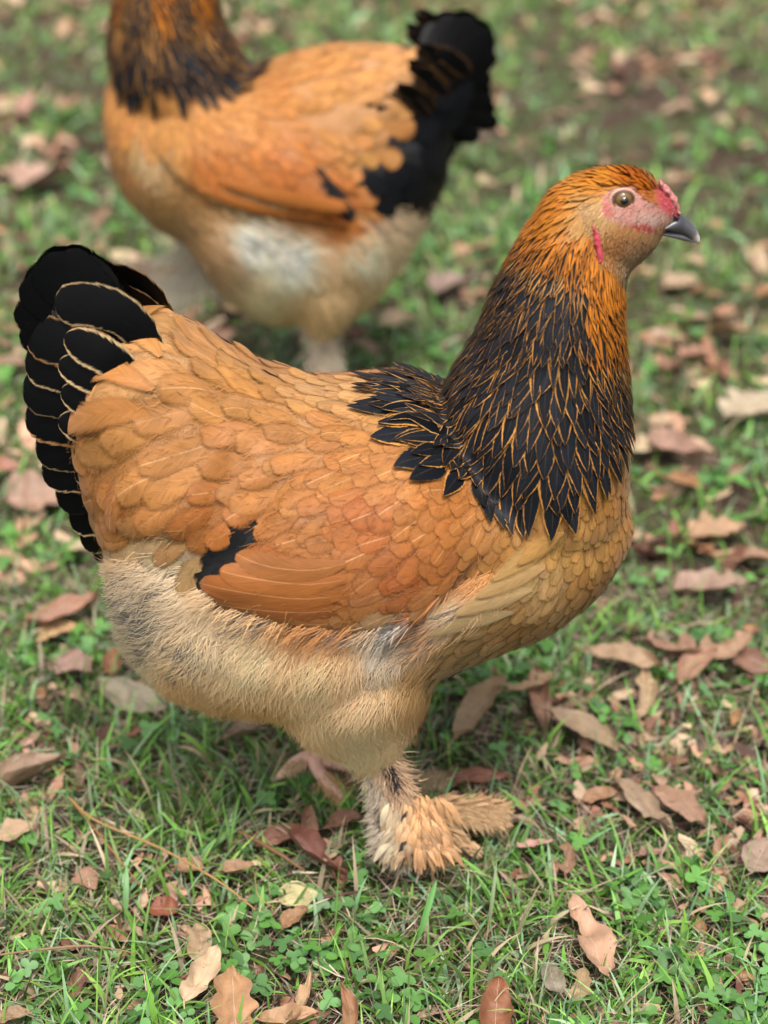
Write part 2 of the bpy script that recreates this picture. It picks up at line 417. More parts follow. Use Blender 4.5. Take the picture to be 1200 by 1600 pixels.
# field control points, in the photo's measure of the near hen:  x, y, direction(x,y), length, width
FIELD = np.array([
 (1010,285,-1,-.1,14,5),(960,270,-1,0,17,6),(900,290,-.9,.4,24,7),(860,330,-.6,.8,32,8),(940,370,-.35,.9,14,5),(980,390,-.6,.7,12,4),
 (985,420,-.5,.8,16,5),(970,470,-.1,1,24,7),(830,380,-.38,.93,38,10),(900,400,-.15,1,32,9),(940,450,0,1,36,11),(800,450,-.33,.93,48,14),
 (870,480,-.15,1,48,15),(940,520,.08,1,48,15),(975,560,.15,1,42,12),(760,520,-.45,.88,60,16),(735,560,-.75,.65,66,15),(690,578,-.95,.25,72,18),
 (800,580,-.2,1,54,20),(870,600,-.03,1,54,22),(940,620,.1,1,52,20),(980,640,.12,1,48,18),(700,625,-.85,.5,84,26),(640,600,-1,.15,72,20),
 (750,680,-.5,.85,64,25),(800,720,-.2,1,64,26),(860,740,0,1,64,28),(920,700,.1,1,60,24),
 (600,600,-1,.1,64,42),(500,600,-1,.05,74,46),(420,590,-1,-.08,84,50),(330,560,-1,-.12,124,72),(250,520,-1,-.15,124,74),(180,540,-1,.08,84,60),(150,490,-1,-.1,50,40),
 (300,650,-.98,.15,128,76),(210,650,-.97,.22,118,76),(150,720,-.9,.45,84,58),(250,760,-.9,.42,112,70),(400,680,-.92,.35,94,56),(330,810,-.85,.5,76,46),
 (200,850,-.85,.55,72,44),(450,740,-.9,.45,64,42),(640,680,-.85,.5,52,48),(560,760,-.83,.55,52,48),(700,780,-.8,.6,48,44),(600,850,-.85,.5,52,46),
 (450,840,-.95,.3,60,48),(500,920,-.98,.12,72,38),(640,920,-.92,.35,54,36),(760,860,-.8,.6,36,28),
 (850,830,-.35,.9,40,26),(920,800,-.1,1,38,25),(975,780,0,1,36,24),(950,880,-.35,.93,42,28),(900,930,-.6,.8,44,30),(850,960,-.75,.6,48,32),
 (780,900,-.85,.5,52,32),(750,990,-.9,.4,54,32),(680,1030,-.9,.45,52,32),(650,1090,-.5,.85,46,24),(800,850,-.75,.65,46,30),
 (600,1060,-.3,.95,42,30),(500,1050,-.3,.95,44,30),(400,1050,-.4,.9,46,32),(300,1040,-.6,.75,46,32),(220,980,-.85,.5,44,30),(190,920,-.9,.4,46,30),
 (580,1150,.05,1,36,18),(500,1130,.25,.95,36,20)], float)
COLF = np.array([
 (250,560,224,168,110),(150,620,208,144,84),(300,700,207,146,88),(200,780,192,126,64),(350,800,186,118,58),(450,600,207,146,86),(520,580,220,170,118),
 (600,620,218,166,114),(560,700,200,136,76),(640,720,206,142,84),(600,800,190,114,56),(700,800,196,126,62),(650,900,182,106,54),(600,955,190,126,74),(535,965,194,134,82),(560,915,190,120,66),(655,945,184,112,62),(700,880,190,120,66),(450,880,190,116,58),
 (500,960,192,134,84),(780,850,198,140,82),(900,830,204,154,94),(970,760,198,140,72),(950,900,178,126,66),(850,980,188,138,82),(750,1000,200,156,106),
 (650,1060,206,162,110),(600,1000,220,202,176),(500,1040,226,196,152),(400,1020,230,202,160),(300,1080,216,174,124),(220,960,208,188,160),(200,1030,210,190,160),
 (400,1110,208,164,112),(560,1150,238,206,166),(520,1100,232,196,152),(600,1110,234,200,158),(620,975,216,206,192),(850,900,206,166,116),(720,950,214,184,146),(330,1000,222,196,160),(260,900,206,182,150),
 (1000,280,196,112,38),(950,275,214,142,60),(880,310,208,134,56),(850,350,200,124,46),(900,400,206,126,44),(950,440,206,124,40),(960,385,196,138,90),
 (990,410,196,160,126),(975,470,165,130,95),(930,335,212,168,118),(996,432,150,124,100),(982,462,110,92,76),(978,500,110,86,60)], float)

def build_hen(sp):
    Y = sp['Y']; BASE = np.array(sp['base']); root = empty('hen', tuple(BASE), sp['label'], 'hen', None)
    k = sp['k']                                     # metres per photo-pixel of the near hen
    warp = sp['warp']
    CF = sp.get('colf', COLF)
    parts = [loft_x(sp['torso'], Y, pad=0.003, n=60), loft_z(sp['neck'], Y, pad=0.002, n=50)]
    parts += [loft_x(sp['head'], Y, n=30), loft_x(sp['tailvol'], Y, n=24)]
    for q in sp['thighs']: parts.append(loft_z(q[1], Y + q[0], n=24))
    V, F = remeshed(parts, sp['voxel'], sp['smooth'])
    Nn = vert_normals(V, F)
    # near-side equivalent of every vertex, as it is seen in the photo
    Vm = V.copy(); Vm[:, 1] = Y - np.abs(V[:, 1] - Y)
    px = project(Vm)
    # wing: a raised patch on each flank
    dist = poly_dist(px, sp['wing_poly']); side = np.abs(Nn[:, 1]) > 0.15
    sl_ = sp['wing_front']; dl = np.full(len(px), 1e9)
    for a_, b_ in zip(sl_[:-1], sl_[1:]):
        a_, b_ = np.array(a_, float), np.array(b_, float); ab = b_ - a_; t_ = np.clip(((px - a_) @ ab) / (ab @ ab), 0, 1); dl = np.minimum(dl, np.linalg.norm(px - (a_ + t_[:, None] * ab), axis=1))
    side = side * sstep(0, sp['wedge'] * 9, dl)
    V = V + Nn * (side * (sstep(0, sp['wedge'], dist) * 0.010 + sstep(0, sp['wedge'] * 5, dist) * 0.006))[:, None]
    sad = sstep(0, 40, poly_dist(px, sp['saddle_poly'])); ls = sp['lump']
    V = V + Nn * ((vnoise(px[:, 0] / (46 * ls) + px[:, 1] / (120 * ls), px[:, 1] / (34 * ls), 61) - .5) * .0085 * sad + (vnoise(px[:, 0] / (60 * ls), px[:, 1] / (60 * ls), 62) - .5) * .003)[:, None]
    for (cx, cy, rx, ry, amt) in sp.get('bumps', []):
        g = np.exp(-(((px[:, 0] - cx) / rx) ** 2 + ((px[:, 1] - cy) / ry) ** 2)); V = V + Nn * (g * amt)[:, None]
    # skin colours
    C = idw(warp(px), CF[:, :2], CF[:, 2:5]); C = lin(C) * ALB * .8
    hk = poly_dist(px, sp['hackle_poly']) > sp.get('hkin', 12); C[hk] = (0.022, 0.017, 0.012)
    tl = in_poly(px, sp['black_poly']); C[tl] = (0.012, 0.012, 0.014)
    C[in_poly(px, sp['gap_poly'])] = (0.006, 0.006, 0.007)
    for poly, c, soft in sp['face']:
        d = sstep(-soft, soft, poly_dist(px, poly))[:, None]; C = C * (1 - d) + alb(c) * d
    body = mesh_obj('body', V, F, M_SKIN, root, dict(c1=('FLOAT_COLOR', C)), base=BASE)
    bvh = BVHTree.FromPolygons([tuple(v) for v in V], F, epsilon=0.0)
    # ---- sample the near half of the surface evenly
    tri = []
    for f in F:
        tri.append(f[:3]); 
        if len(f) == 4: tri.append((f[0], f[2], f[3]))
    tri = np.array(tri); A, B, Cc = V[tri[:, 0]], V[tri[:, 1]], V[tri[:, 2]]
    cr = np.cross(B - A, Cc - A); ar = np.linalg.norm(cr, axis=1) / 2; cn = cr / (2 * ar[:, None] + 1e-12)
    ok = ((A + B + Cc)[:, 1] / 3 < Y + 0.001); arN = ar * ok
    def sample(n):
        i = rng.choice(len(tri), n, p=arN / arN.sum()); r1 = np.sqrt(rng.random(n)); r2 = rng.random(n)
        P = A[i] * (1 - r1)[:, None] + B[i] * (r1 * (1 - r2))[:, None] + Cc[i] * (r1 * r2)[:, None]
        vn = Nn[tri[i]].mean(1); vn /= np.linalg.norm(vn, axis=1)[:, None]
        return P, vn
    def field(P, vn):
        q = project(P); wq = warp(q); f = idw(wq, FIELD[:, :2], FIELD[:, 2:6], 3.2)
        d2 = f[:, :2] / np.linalg.norm(f[:, :2], axis=1)[:, None]
        D = np.stack([d2[:, 0] * sp['sx'], np.zeros(len(P)), -d2[:, 1] / 0.86], 1)
        D[:, 1] = -0.12 * np.abs(D[:, 2]) * 0
        D = D - vn * (D * vn).sum(1)[:, None]; D /= (np.linalg.norm(D, axis=1)[:, None] + 1e-9)
        return q, wq, D, f[:, 2] * k, f[:, 3] * k
    # ---- choose roots by dart throwing
    P, vn = sample(sp['ncand']); q, wq, D, Ln, Wd = field(P, vn)
    cell = {}; cs = 0.022 ; keep = []
    spc = np.minimum(Wd * .62, Ln * .42) * sp['spc']
    inh = in_poly(q, sp['hackle_poly']); fluff = in_poly(q, sp['fluff_poly']); bare = in_poly(q, sp['bare_poly']); blk = in_poly(q, sp['black_poly']); wing = in_poly(q, sp['wing_poly'])
    low = in_poly(q, sp['nofeather_poly']) | in_poly(q, sp['sec_poly']); spc = spc * np.where(inh, sp.get('hks', 1.0), 1.0) * np.where(inh, 1.12, np.where(wing, 1.15, np.where(Wd > .018, 1.22, 1.05)))
    cm = idw(wq, CF[:, :2], CF[:, 2:5])
    f0 = idw(wq, FIELD[:, :2], FIELD[:, 2:6], 3.2); tipq = q + f0[:, :2] * np.array([[sp['sx'], 1]]) / np.linalg.norm(f0[:, :2], axis=1)[:, None] * (f0[:, 2] * 1.0)[:, None]
    shrt = in_poly(q + (tipq - q) * .75, sp['black_poly']) & ~blk
    low |= in_poly(tipq, sp['gap_poly']) | in_poly(q, sp['gap_poly']) | in_poly((tipq + q) / 2, sp['gap_poly'])
    for i in range(len(P)):
        if bare[i] or low[i]: continue
        key = tuple(np.floor(P[i] / cs).astype(int)); s = spc[i]; good = True
        for a in (-1, 0, 1):
            for b in (-1, 0, 1):
                for c in (-1, 0, 1):
                    for j in cell.get((key[0] + a, key[1] + b, key[2] + c), ()):
                        dd = P[j] - P[i]
                        if dd @ dd < s * s * (0.25 + 0.75 * min(1.0, spc[j] / s)): good = False; break
                    if not good: break
                if not good: break
            if not good: break
        if good: cell.setdefault(key, []).append(i); keep.append(i)
    accs = dict(quill=Acc(), body=Acc(), hackle=Acc(), wing=Acc(), tail=Acc(), fluff=Acc())
    for i in keep:
        c = cm[i] * (1 + rng.normal(0, .028)); c = np.clip(c + rng.normal(0, 1.6, 3), 0, 255)
        d = D[i] + np.cross(vn[i], D[i]) * rng.normal(0, .10 if Wd[i] < .018 else .17); rn = rng.random()
        lm, wm = Ln[i] * rng.uniform(.82, 1.25), Wd[i] * rng.uniform(.78, 1.18)
        if shrt[i]: lm *= .55
        if wing[i]: c = cm[i] * .4 + c * .6
        if inh[i]:
            gold = sp['gold'](q[i])       # 0: black with thin edges .. 1: all gold
            if gold > .93: c1 = alb(c); c2 = alb(np.clip(c * 1.12, 0, 255)); e0 = .6
            else:
                c1 = np.array((0.0062, 0.0075, 0.0100)) * rng.uniform(.6, 1.6); c2 = 1.15 * (alb(np.array((214, 156, 92)) * rng.uniform(.8, 1.1)) if gold < .35 else alb(np.array((216, 138, 54)) * rng.uniform(.8, 1.1)))
                e0 = np.clip(.77 - gold * .74 + rng.normal(0, .05), .02, .88)
            hs_ = sp.get('hks', 1.0); surf_feather(accs['hackle'], bvh, P[i], vn[i], d, lm * 1.22 * hs_, wm * 1.18 * hs_, 0.0045 + .03 * lm, 'point', c1, c2, (e0, .05, rn), cup=.10, h0=0.001)
        elif blk[i]:
            if sp['fine']: continue
            c1 = np.array((0.005, 0.0055, 0.007)); c2 = alb((200, 150, 100))
            surf_feather(accs['tail'], bvh, P[i], vn[i], d, lm, wm, 0.006, 'round', c1, c2, (.95, .0, rn), h0=0.0)
        elif fluff[i]:
            c1 = lin(np.clip(c, 0, 255)) * .78; c2 = lin(np.clip(c * 1.04, 0, 255)) * .80
            surf_feather(accs['fluff'], bvh, P[i], vn[i], d, lm * 1.45, wm * 1.25, rng.uniform(.0015, .0055), 'round', c1, c2, (.6, .12, rn), h0=0.0005, curve=rng.normal(0, .6), big=sp['fine'])
        elif wing[i]:
            c1 = alb(c); c2 = alb(np.clip(c * np.array([1.07, 1.13, 1.2]), 0, 255))
            surf_feather(accs['wing'], bvh, P[i], vn[i], d, lm, wm, 0.0010 + .012 * lm, 'round', c1, c2, (.90, rng.choice([0, .2, .5], p=[.5, .3, .2]), rn), cup=.05, h0=0.0005)
        else:
            big = wm > 0.018
            c1 = alb(c); c2 = alb(np.clip(c * np.array([1.03, 1.06, 1.10]), 0, 255))
            surf_feather(accs['body'], bvh, P[i], vn[i], d, lm, wm, (0.0026 if big else 0.0011) + .020 * lm, 'round', c1, c2, (.86, rng.choice([0, .15, .4], p=[.4, .4, .2]), rn), big=big and sp['fine'], cup=.10 if big else .05, h0=0.0, curve=rng.normal(0, .45) if big else 0)
    # ---- hand-placed feathers that lie on the body (spines given as seen in the photo)
    def cast(x, y):
        d = Vector(ray_dir(x, y)).normalized(); r = bvh.ray_cast(Vector((0, -CAMD, CAMH)), d)
        return r
    def placed(acc, pxs, Wpx, h0, lift, kind, c1, c2, fp, cup=.05):
        pts = dense(np.array(pxs, float), 41); seg = np.linalg.norm(np.diff(pts, axis=0), axis=1); cs_ = np.r_[0, np.cumsum(seg)] / seg.sum()
        P3 = []; N3 = []
        for v in VS10:
            x = np.interp(v, cs_, pts[:, 0]); y = np.interp(v, cs_, pts[:, 1]); r = cast(x, y)
            if r[0] is None:
                if not P3: return
                P3.append(P3[-1] + (P3[-1] - P3[-2] if len(P3) > 1 else Vector((-.005, 0, 0)))); N3.append(N3[-1]); continue
            P3.append(r[0]); N3.append(r[1].normalized())
        for _ in range(3):
            N3 = [(N3[max(j - 1, 0)] + N3[j] * 2 + N3[min(j + 1, len(N3) - 1)]).normalized() for j in range(len(N3))]
        surf_feather(acc, bvh, None, None, None, 1, Wpx * k, lift, kind, c1, c2, fp, big=True, h0=h0, cup=cup, spine=(P3, N3))
    for (grp, pxs, Wpx, h0, lift, kind, c1, c2, fp) in sp['placed']:
        placed(accs[grp], pxs, Wpx, h0, lift, kind, alb(c1), alb(c2), fp)
    for (pxs, ys, Wpx, kind, c1, c2, fp, sd) in sp['tail']:
        path = [at_plane(x, y, Y + yy) for (x, y), yy in zip(pxs, ys)]
        t = path[-1] - path[0]; t /= np.linalg.norm(t); nrm = np.array([0, -1, sd]); side = np.cross(nrm, t)
        free_feather(accs['tail'], path, Wpx * k, side, kind, alb(c1), alb(c2), fp, cup=.06)
    accs['body'].build('body_feathers', M_FEA, root, BASE, Y)
    accs['hackle'].build('hackle_feathers', M_BLK, root, BASE, Y)
    accs['fluff'].build('thigh_feathers', M_DOW, root, BASE, Y)
    accs['tail'].build('tail_feathers', M_BLK, root, BASE, Y)
    accs['quill'].build('flight_feathers', M_QUI, root, BASE); accs['quill'].build('flight_feathers', M_QUI, root, BASE, Y, onlymirror=True)
    accs['wing'].build('wing', M_FEA, root, BASE)
    accs['wing'].build('wing', M_FEA, root, BASE, Y, onlymirror=True)
    # ---- down and hair-like feathers
    P, vn = sample(sp['nhair']); q, wq, D, Ln, Wd = field(P, vn)
    fl = poly_dist(q, sp['fluff_poly']); edge = fl > -6
    p_keep = np.where(edge, 1.0, 0.0)
    m = rng.random(len(P)) < sstep(-24, 14, fl); fl = fl[m]
    P, vn, q, wq, D = P[m], vn[m], q[m], wq[m], D[m]
    cl = (vnoise(q[:, 0] / 26, q[:, 1] / 26, 3) * .7 + vnoise(q[:, 0] / 9, q[:, 1] / 9, 4) * .5) * 2 - 1.2                    # clumps swing together
    D = D + np.cross(vn, D) * (cl * .5 + rng.normal(0, .16, len(P)))[:, None]; D /= np.linalg.norm(D, axis=1)[:, None]
    c = idw(wq, CF[:, :2], CF[:, 2:5]); v = vnoise(q[:, 0] / 30, q[:, 1] / 38, 5)
    c = c * (1.05 + rng.normal(0, .035, len(P)))[:, None]
    g = np.zeros(len(P))
    for (gx, gy, rx, ry, am) in sp['grey']: g = np.maximum(g, am * np.exp(-(((q[:, 0] - gx) / rx) ** 2 + ((q[:, 1] - gy) / ry) ** 2)))
    g = (rng.random(len(P)) < g).astype(float)[:, None]
    C = lin(np.clip(c, 0, 255)) * 1.0; C = np.minimum(C, .86) * (1 - g) + np.array((.16, .145, .14)) * g
    C *= (0.84 + .22 * v)[:, None]
    ln = rng.uniform(28, 58, len(P)) * k * sp.get('hairL', 1) * (1 + .45 * sstep(980, 1100, wq[:, 1]))
    strands(P + vn * (rng.uniform(.0, .0050, len(P)) * (.1 + .9 * sstep(-10, 40, fl)))[:, None], vn, D, ln, np.full(len(P), 1.25 * k * sp['hairW']), C, lift=.22, name='belly_down', parent=root, base=BASE, mirrorY=Y)
    P, vn = sample(sp['nwisp']); q, wq, D, Ln, Wd = field(P, vn)
    m = ~(in_poly(q, sp['hackle_poly']) | in_poly(q, sp['black_poly']) | in_poly(q, sp['bare_poly']) | in_poly(q, sp['gap_poly']) | (poly_dist(q, sp['fluff_poly']) > 0)) & (wq[:, 1] > 380)
    P, vn, q, wq, D, Ln = P[m], vn[m], q[m], wq[m], D[m], Ln[m]
    D = D + np.cross(vn, D) * (rng.normal(0, .38, len(P)))[:, None]; D /= np.linalg.norm(D, axis=1)[:, None]
    c = idw(wq, CF[:, :2], CF[:, 2:5]) * (1.0 + rng.normal(0, .08, len(P)))[:, None]
    hb = np.minimum(.0008 + .045 * Ln, .0032) * rng.uniform(.5, 1.3, len(P))
    strands(P + vn * hb[:, None], vn, D, rng.uniform(8, 22, len(P)) * k, np.full(len(P), .8 * k), alb(np.clip(c, 0, 255)), lift=.10, seg=2, name='plumage_wisps', parent=root, base=BASE, mirrorY=Y)
    # fine hair on the head and hackle edges
    P, vn = sample(sp['nhair']); q, wq, D, Ln, Wd = field(P, vn)
    hd = in_poly(q, sp['headhair_poly']) & ~in_poly(q, sp['bare_poly'])
    P, vn, q, wq, D = P[hd], vn[hd], q[hd], wq[hd], D[hd]
    if len(P):
        c = idw(wq, CF[:, :2], CF[:, 2:5]) * (1.03 + rng.normal(0, .11, len(P)))[:, None]
        D = D + np.cross(vn, D) * rng.normal(0, .12, len(P))[:, None]
        strands(P, vn, D, rng.uniform(9, 20, len(P)) * k, np.full(len(P), 1.3 * k), lin(np.clip(c, 0, 255)) * ALB, lift=.16, seg=3, name='head_feathers', parent=root, base=BASE, mirrorY=Y)
    P, vn = sample(sp['nhair']); q, wq, D, Ln, Wd = field(P, vn)      # bristles on the bare face
    hd = in_poly(q, sp['bare_poly']) & (rng.random(len(P)) < .35); P, vn, q, wq, D = P[hd], vn[hd], q[hd], wq[hd], D[hd]
    if len(P) and sp['fine']:
        cc = np.array([(210,150,110), (190,120,70), (225,190,180), (120,80,60)])[rng.integers(0, 4, len(P))]
        D = D + np.cross(vn, D) * rng.normal(0, .3, len(P))[:, None]
        strands(P, vn, D, rng.uniform(4, 9, len(P)) * k, np.full(len(P), .9 * k), lin(cc) * ALB, lift=.2, seg=2, name='face_bristles', parent=root, base=BASE, mirrorY=Y)
    # ---- head furniture
    hm = sp['headmap']
    def surf(x, y):
        r = cast(*hm(x, y)); return np.array(r[0]) if r[0] is not None else None
    def ell(name, c, ax, mat, parent, rot=None, seg=24):
        bm = bmesh.new(); bmesh.ops.create_uvsphere(bm, u_segments=seg, v_segments=seg // 2, radius=1.0)
        M = Matrix.Translation(Vector(c - BASE)) @ (rot or Matrix.Identity(4)) @ Matrix.Diagonal(Vector((ax[0], ax[1], ax[2], 1)))
        bmesh.ops.transform(bm, matrix=M, verts=bm.verts[:]); me = bpy.data.meshes.new(name); bm.to_mesh(me); bm.free()
        me.polygons.foreach_set('use_smooth', np.ones(len(me.polygons), bool)); me.materials.append(mat)
        o = bpy.data.objects.new(name, me); COL.objects.link(o); o.parent = parent; return o
    if not sp['fine']: hx = lambda x, y, yy: at_plane(*hm(x, y), Y + yy)
    else: hx = lambda x, y, yy: at_plane(x, y, Y + yy)
    def beakpart(name, st, parent):
        st = [(hm(x, T)[0], hm(x, T)[1], hm(x, B)[1], b) for x, T, B, b in st]
        V, F = loft_x(st, Y, n=26); t = (V[:, 0] - V[:, 0].min()) / (np.ptp(V[:, 0]) + 1e-9); t = t if sp['sx'] > 0 else 1 - t
        lowv = (V[:, 2].max() - V[:, 2]) / np.ptp(V[:, 2])
        uv = np.stack([np.clip(lowv * .35 + np.clip(t - .78, 0, 1) * 3.0 * (.25 + lowv) * (0 if 'lower' in name else 1) + (.25 * lowv if 'lower' in name else 0), 0, 1), lowv, lowv * 0], 1)
        o = mesh_obj(name, V, F, M_BEAK, parent, dict(fuv=('FLOAT_VECTOR', uv)), base=BASE); return o
    bo = beakpart('beak', [(1014,343,350,.0132),(1028,342,356,.0128),(1044,336,361,.0108),(1058,333,364,.0092),(1068,338,367,.0074),(1079,347,375,.0054),(1087,357,379,.0034),(1092,368,381,.0015)], root)
    beakpart('lower_mandible', [(1016,347,361,.0118),(1032,350,368,.0105),(1050,355,372,.0082),(1066,360,376,.0058),(1078,367,378,.0036),(1085,372,379,.0018)], bo)
    # pea comb: three low knobbly rows
    cp = []
    for yy, sc in ((0, 1.0), (-.0026, .75), (.0026, .75)):
        st = [(1030,279,294,.0012),(1036,283,300,.0022),(1044,291,310,.0027),(1052,302,322,.0030),(1058,313,331,.0032),(1062,325,336,.002)]
        st = [(hm(x, T)[0], hm(x, T)[1] + (1 - sc) * 8, hm(x, B)[1], b * sc) for x, T, B, b in st]
        cp.append(loft_x(st, Y + yy, n=30))
    Vc, Fc = join(cp); t = (vnoise(Vc[:, 0] * 420, Vc[:, 2] * 420, 5) - .5) * .0022; Vc[:, 2] += t; Vc[:, 0] += t * .5; Vc[:, 1] += (vnoise(Vc[:, 0] * 600, Vc[:, 2] * 600, 6) - .5) * .0016; mesh_obj('comb', Vc, Fc, M_COMB, root, base=BASE)
    for s in (-1, 1):
        fl = lambda p: np.array([p[0], Y + s * abs(p[1] - Y), p[2]])
        e = surf(974, 313)
        if e is None: continue
        r = 14.6 * k; nr = np.array([0.12 * sp['sx'], s * .97, .1]); e = fl(e); c = e - nr * r * .40 
        eo = ell('eye', c, (r, r * .92, r), M_IRIS, root)
        ell('pupil', c + nr * r * .60, (r * .50, r * .42, r * .50), M_PUP, eo)
        A = np.linspace(0, 2 * math.pi, 41); tx = np.array([1.0, 0, 0]); tx -= nr * (tx @ nr); tx /= np.linalg.norm(tx); tz = np.cross(tx, nr)
        rg = np.array([c + nr * r * (.50) + (tx * math.cos(a) * .98 + tz * math.sin(a) * .84) * r * .98 for a in A])
        Vt, Ft = tube(rg, np.full(len(rg), r * .09), 8); mesh_obj('eyelid', Vt, Ft, M_LID, eo, base=BASE)
        rg = np.array([c + nr * r * (.30) + (tx * math.cos(a) * 1.25 + tz * math.sin(a) * 1.05) * r * .98 for a in A])
        Vt, Ft = tube(rg, np.full(len(rg), r * .17), 8); mesh_obj('eye_ring', Vt, Ft, sp['ringmat'], eo, base=BASE)
        # wattle strip behind the cheek
        path = [surf(x, y) for x, y in ((926,352),(931,366),(934,382),(937,398),(938,410))]
        if all(p is not None for p in path):
            path = np.array([fl(p) for p in path]) + np.array([0, s * .0004, 0])
            Vt, Ft = tube(path, np.array([2.2, 4.0, 4.8, 4.6, 2.2]) * k, 12); Vt = Vt + (vnoise(Vt[:, 0] * 700, Vt[:, 2] * 700, 8)[:, None] - .5) * .0016; mesh_obj('wattle', Vt, Ft, M_WAT, root, base=BASE)
        npos = at_plane(*hm(1054, 333), Y); ell('nostril', np.array([npos[0], Y + s * .0078, npos[2]]), (6 * k, .0016, 2.6 * k), M_NOS, bo, Matrix.Rotation(R(38) * sp['sx'], 4, 'Y'), 12)
    # ---- legs
    for lg in sp['legs']: build_leg(sp, root, BASE, sp.get('kleg', k), **lg)
    return root, bvh

def build_leg(sp, root, BASE, k, Yl, shank, toes, feathers, hair):
    """shank and toes: lists of (x, y, dY, radius px); everything measured at plane Yl"""
    P3 = lambda x, y, d: at_plane(x, y, sp['Y'] + Yl + d)
    def path(pts):
        p = np.array([P3(x, y, d) for x, y, d, r in pts]); r = np.array([r for *_, r in pts]) * k; p[:, 2] = np.maximum(p[:, 2], .010 + r * .6); return p, r
    p, r = path(shank); V, F = tube(p, r, 12); lo = mesh_obj('leg', V, F, M_LEG, root, base=BASE)
    for t in toes:
        p, r = path(t[:-1]); V, F = tube(p, r, 10); V[:, 2] += 0
        V = V + (np.sin(V[:, 0] * 1800) * .0003)[:, None] * np.array([0, 0, 1]); mesh_obj('toe', V, F, M_LEG, lo, base=BASE)
        p2, r2 = path(t[-2:]); d = p2[1] - p2[0]
        Vc, Fc = tube(np.array([p2[0], p2[0] + d * .6, p2[1] + np.array([0, 0, -.002])]), np.array([r2[0] * .8, r2[0] * .55, .0004]), 8); mesh_obj('claw', Vc, Fc, M_CLAW, lo, base=BASE)
    acc = Acc()
    for (x0, y0, d0, x1, y1, d1, W, col, lift) in feathers:
        a, b = P3(x0, y0, d0), P3(x1, y1, d1); m = (a + b) / 2 + np.array([0, -.3, 1.0]) * lift
        b[2] = max(b[2], 0.008); a[2] = max(a[2], .012); t = b - a; t /= np.linalg.norm(t); tocam = np.array([0, -.8, .6]); side = np.cross(tocam, t)
        side = side + np.cross(t, side) * rng.normal(0, .25)
        c = np.array(col, float) * rng.uniform(.93, 1.06)
        free_feather(acc, [a, m, b], W * k, side, 'point', alb(c), alb(np.clip(c * 1.1, 0, 255)), (.75, .1, rng.random()), cup=.15)
    if acc.V: acc.build('foot_feathers', M_FEA, lo, BASE)
    # soft hair along segments
    Pp, Dd, Nv, Ln, Cc = [], [], [], [], []
    for (x0, y0, d0, x1, y1, d1, wdt, n, dx, dy, L, col) in hair:
        t = rng.random(n); o = rng.normal(0, wdt * .42, n)
        a, b = P3(x0, y0, d0), P3(x1, y1, d1); ax = (b - a); pn = np.cross(ax / np.linalg.norm(ax), np.array([0, -.85, .5]))
        P = a + t[:, None] * ax + pn * (o * k)[:, None] + np.array([0, -1.0, .5]) * (rng.random(n) * .004)[:, None]
        P[:, 2] = np.maximum(P[:, 2], .010)
        dirv = np.array([dx, -.15, -dy]) + rng.normal(0, .28, (n, 3)) + pn * (o / (wdt + 1e-6))[:, None] * .7; dirv /= np.linalg.norm(dirv, axis=1)[:, None]
        nv = np.tile(np.array([0, -.85, .5]), (n, 1)); c = lin(np.clip(np.array(col) * rng.normal(1, .09, n)[:, None], 0, 255)) * ALB
        Pp.append(P); Dd.append(dirv); Nv.append(nv); Ln.append(rng.uniform(.6, 1.15, n) * L * k); Cc.append(c)
    if Pp:
        P = np.concatenate(Pp); strands(P, np.concatenate(Nv), np.concatenate(Dd), np.concatenate(Ln), np.full(len(P), 1.7 * k), np.concatenate(Cc), lift=.25, name='foot_down', parent=lo, base=BASE)

# ------------------------------------------------------------------ near hen
K1 = 1.293 / 2500
BLK = (16, 17, 20); BUF = (208, 156, 100); EDG = (222, 188, 148)
def gold1(q):
    x, y = q
    # edge between the gold head and the black-striped neck slopes from nape to throat
    g = 1 - sstep(300, 450, y - (x - 850) * .65)
    if x > 915: g = max(g, (1 - sstep(470, 590, y)) * .8)
    return float(g)
tail1 = []
def tf(px_, ys, W, kind='long', c1=BLK, c2=BLK, e0=.97, sh=.0, sd=.25): tail1.append((px_, ys, W, kind, c1, c2, (e0, sh, rng.random()), sd))
# tall main tail feathers (black)
for i, (tx, ty, rx, ry, W) in enumerate(((112,408,215,560,80),(88,398,212,560,84),(62,404,205,560,80),(38,432,200,570,80),(28,470,195,590,80),(34,508,195,610,70))):
    tf([(rx, ry), ((rx + tx) / 2 - 4, (ry + ty) / 2 - 8), (tx, ty)], [-.018, -.012, -.004 - .0022 * i], W)
# laced coverts over them
tf([(255,560),(180,486),(84,474)], [-.033,-.029,-.018], 66, 'long', BLK, EDG, .86)
tf([(250,570),(185,512),(108,502)], [-.034,-.029,-.020], 48, 'long', BLK, EDG, .80)
# lower fan: black feathers with buff upper edges, each over the one above
low = [((40,520),(200,590),72),((38,562),(205,625),72),((34,606),(205,660),74),((38,652),(210,700),74),((54,698),(215,735),70),((64,736),(220,765),66),((86,776),(225,790),60),((108,816),(235,820),56),((126,848),(240,838),50),((146,870),(250,858),38),((172,902),(260,885),30)]
for i, ((tx, ty), (rx, ry), W) in enumerate(low):
    j = i * .0012
    tf([(rx, ry), ((rx + tx) / 2, (ry + ty) / 2 - 8), (tx, ty)], [-.036 - j, -.030 - j, -.012 - j], W, 'long', BLK, EDG if i % 3 else (180, 138, 98), (.80, .86, .92, .78, .88, .82, .94, .80, .84, .9, .8)[i])
    if i < 6: tf([(rx + 30, ry + 10), ((rx + tx) / 2 + 45, (ry + ty) / 2 + 2), (tx + 60 - (i % 2) * 8, ty + 6)], [-.048 - j, -.050 - j, -.036 - j], W * .8, 'round', BLK, EDG, .76)

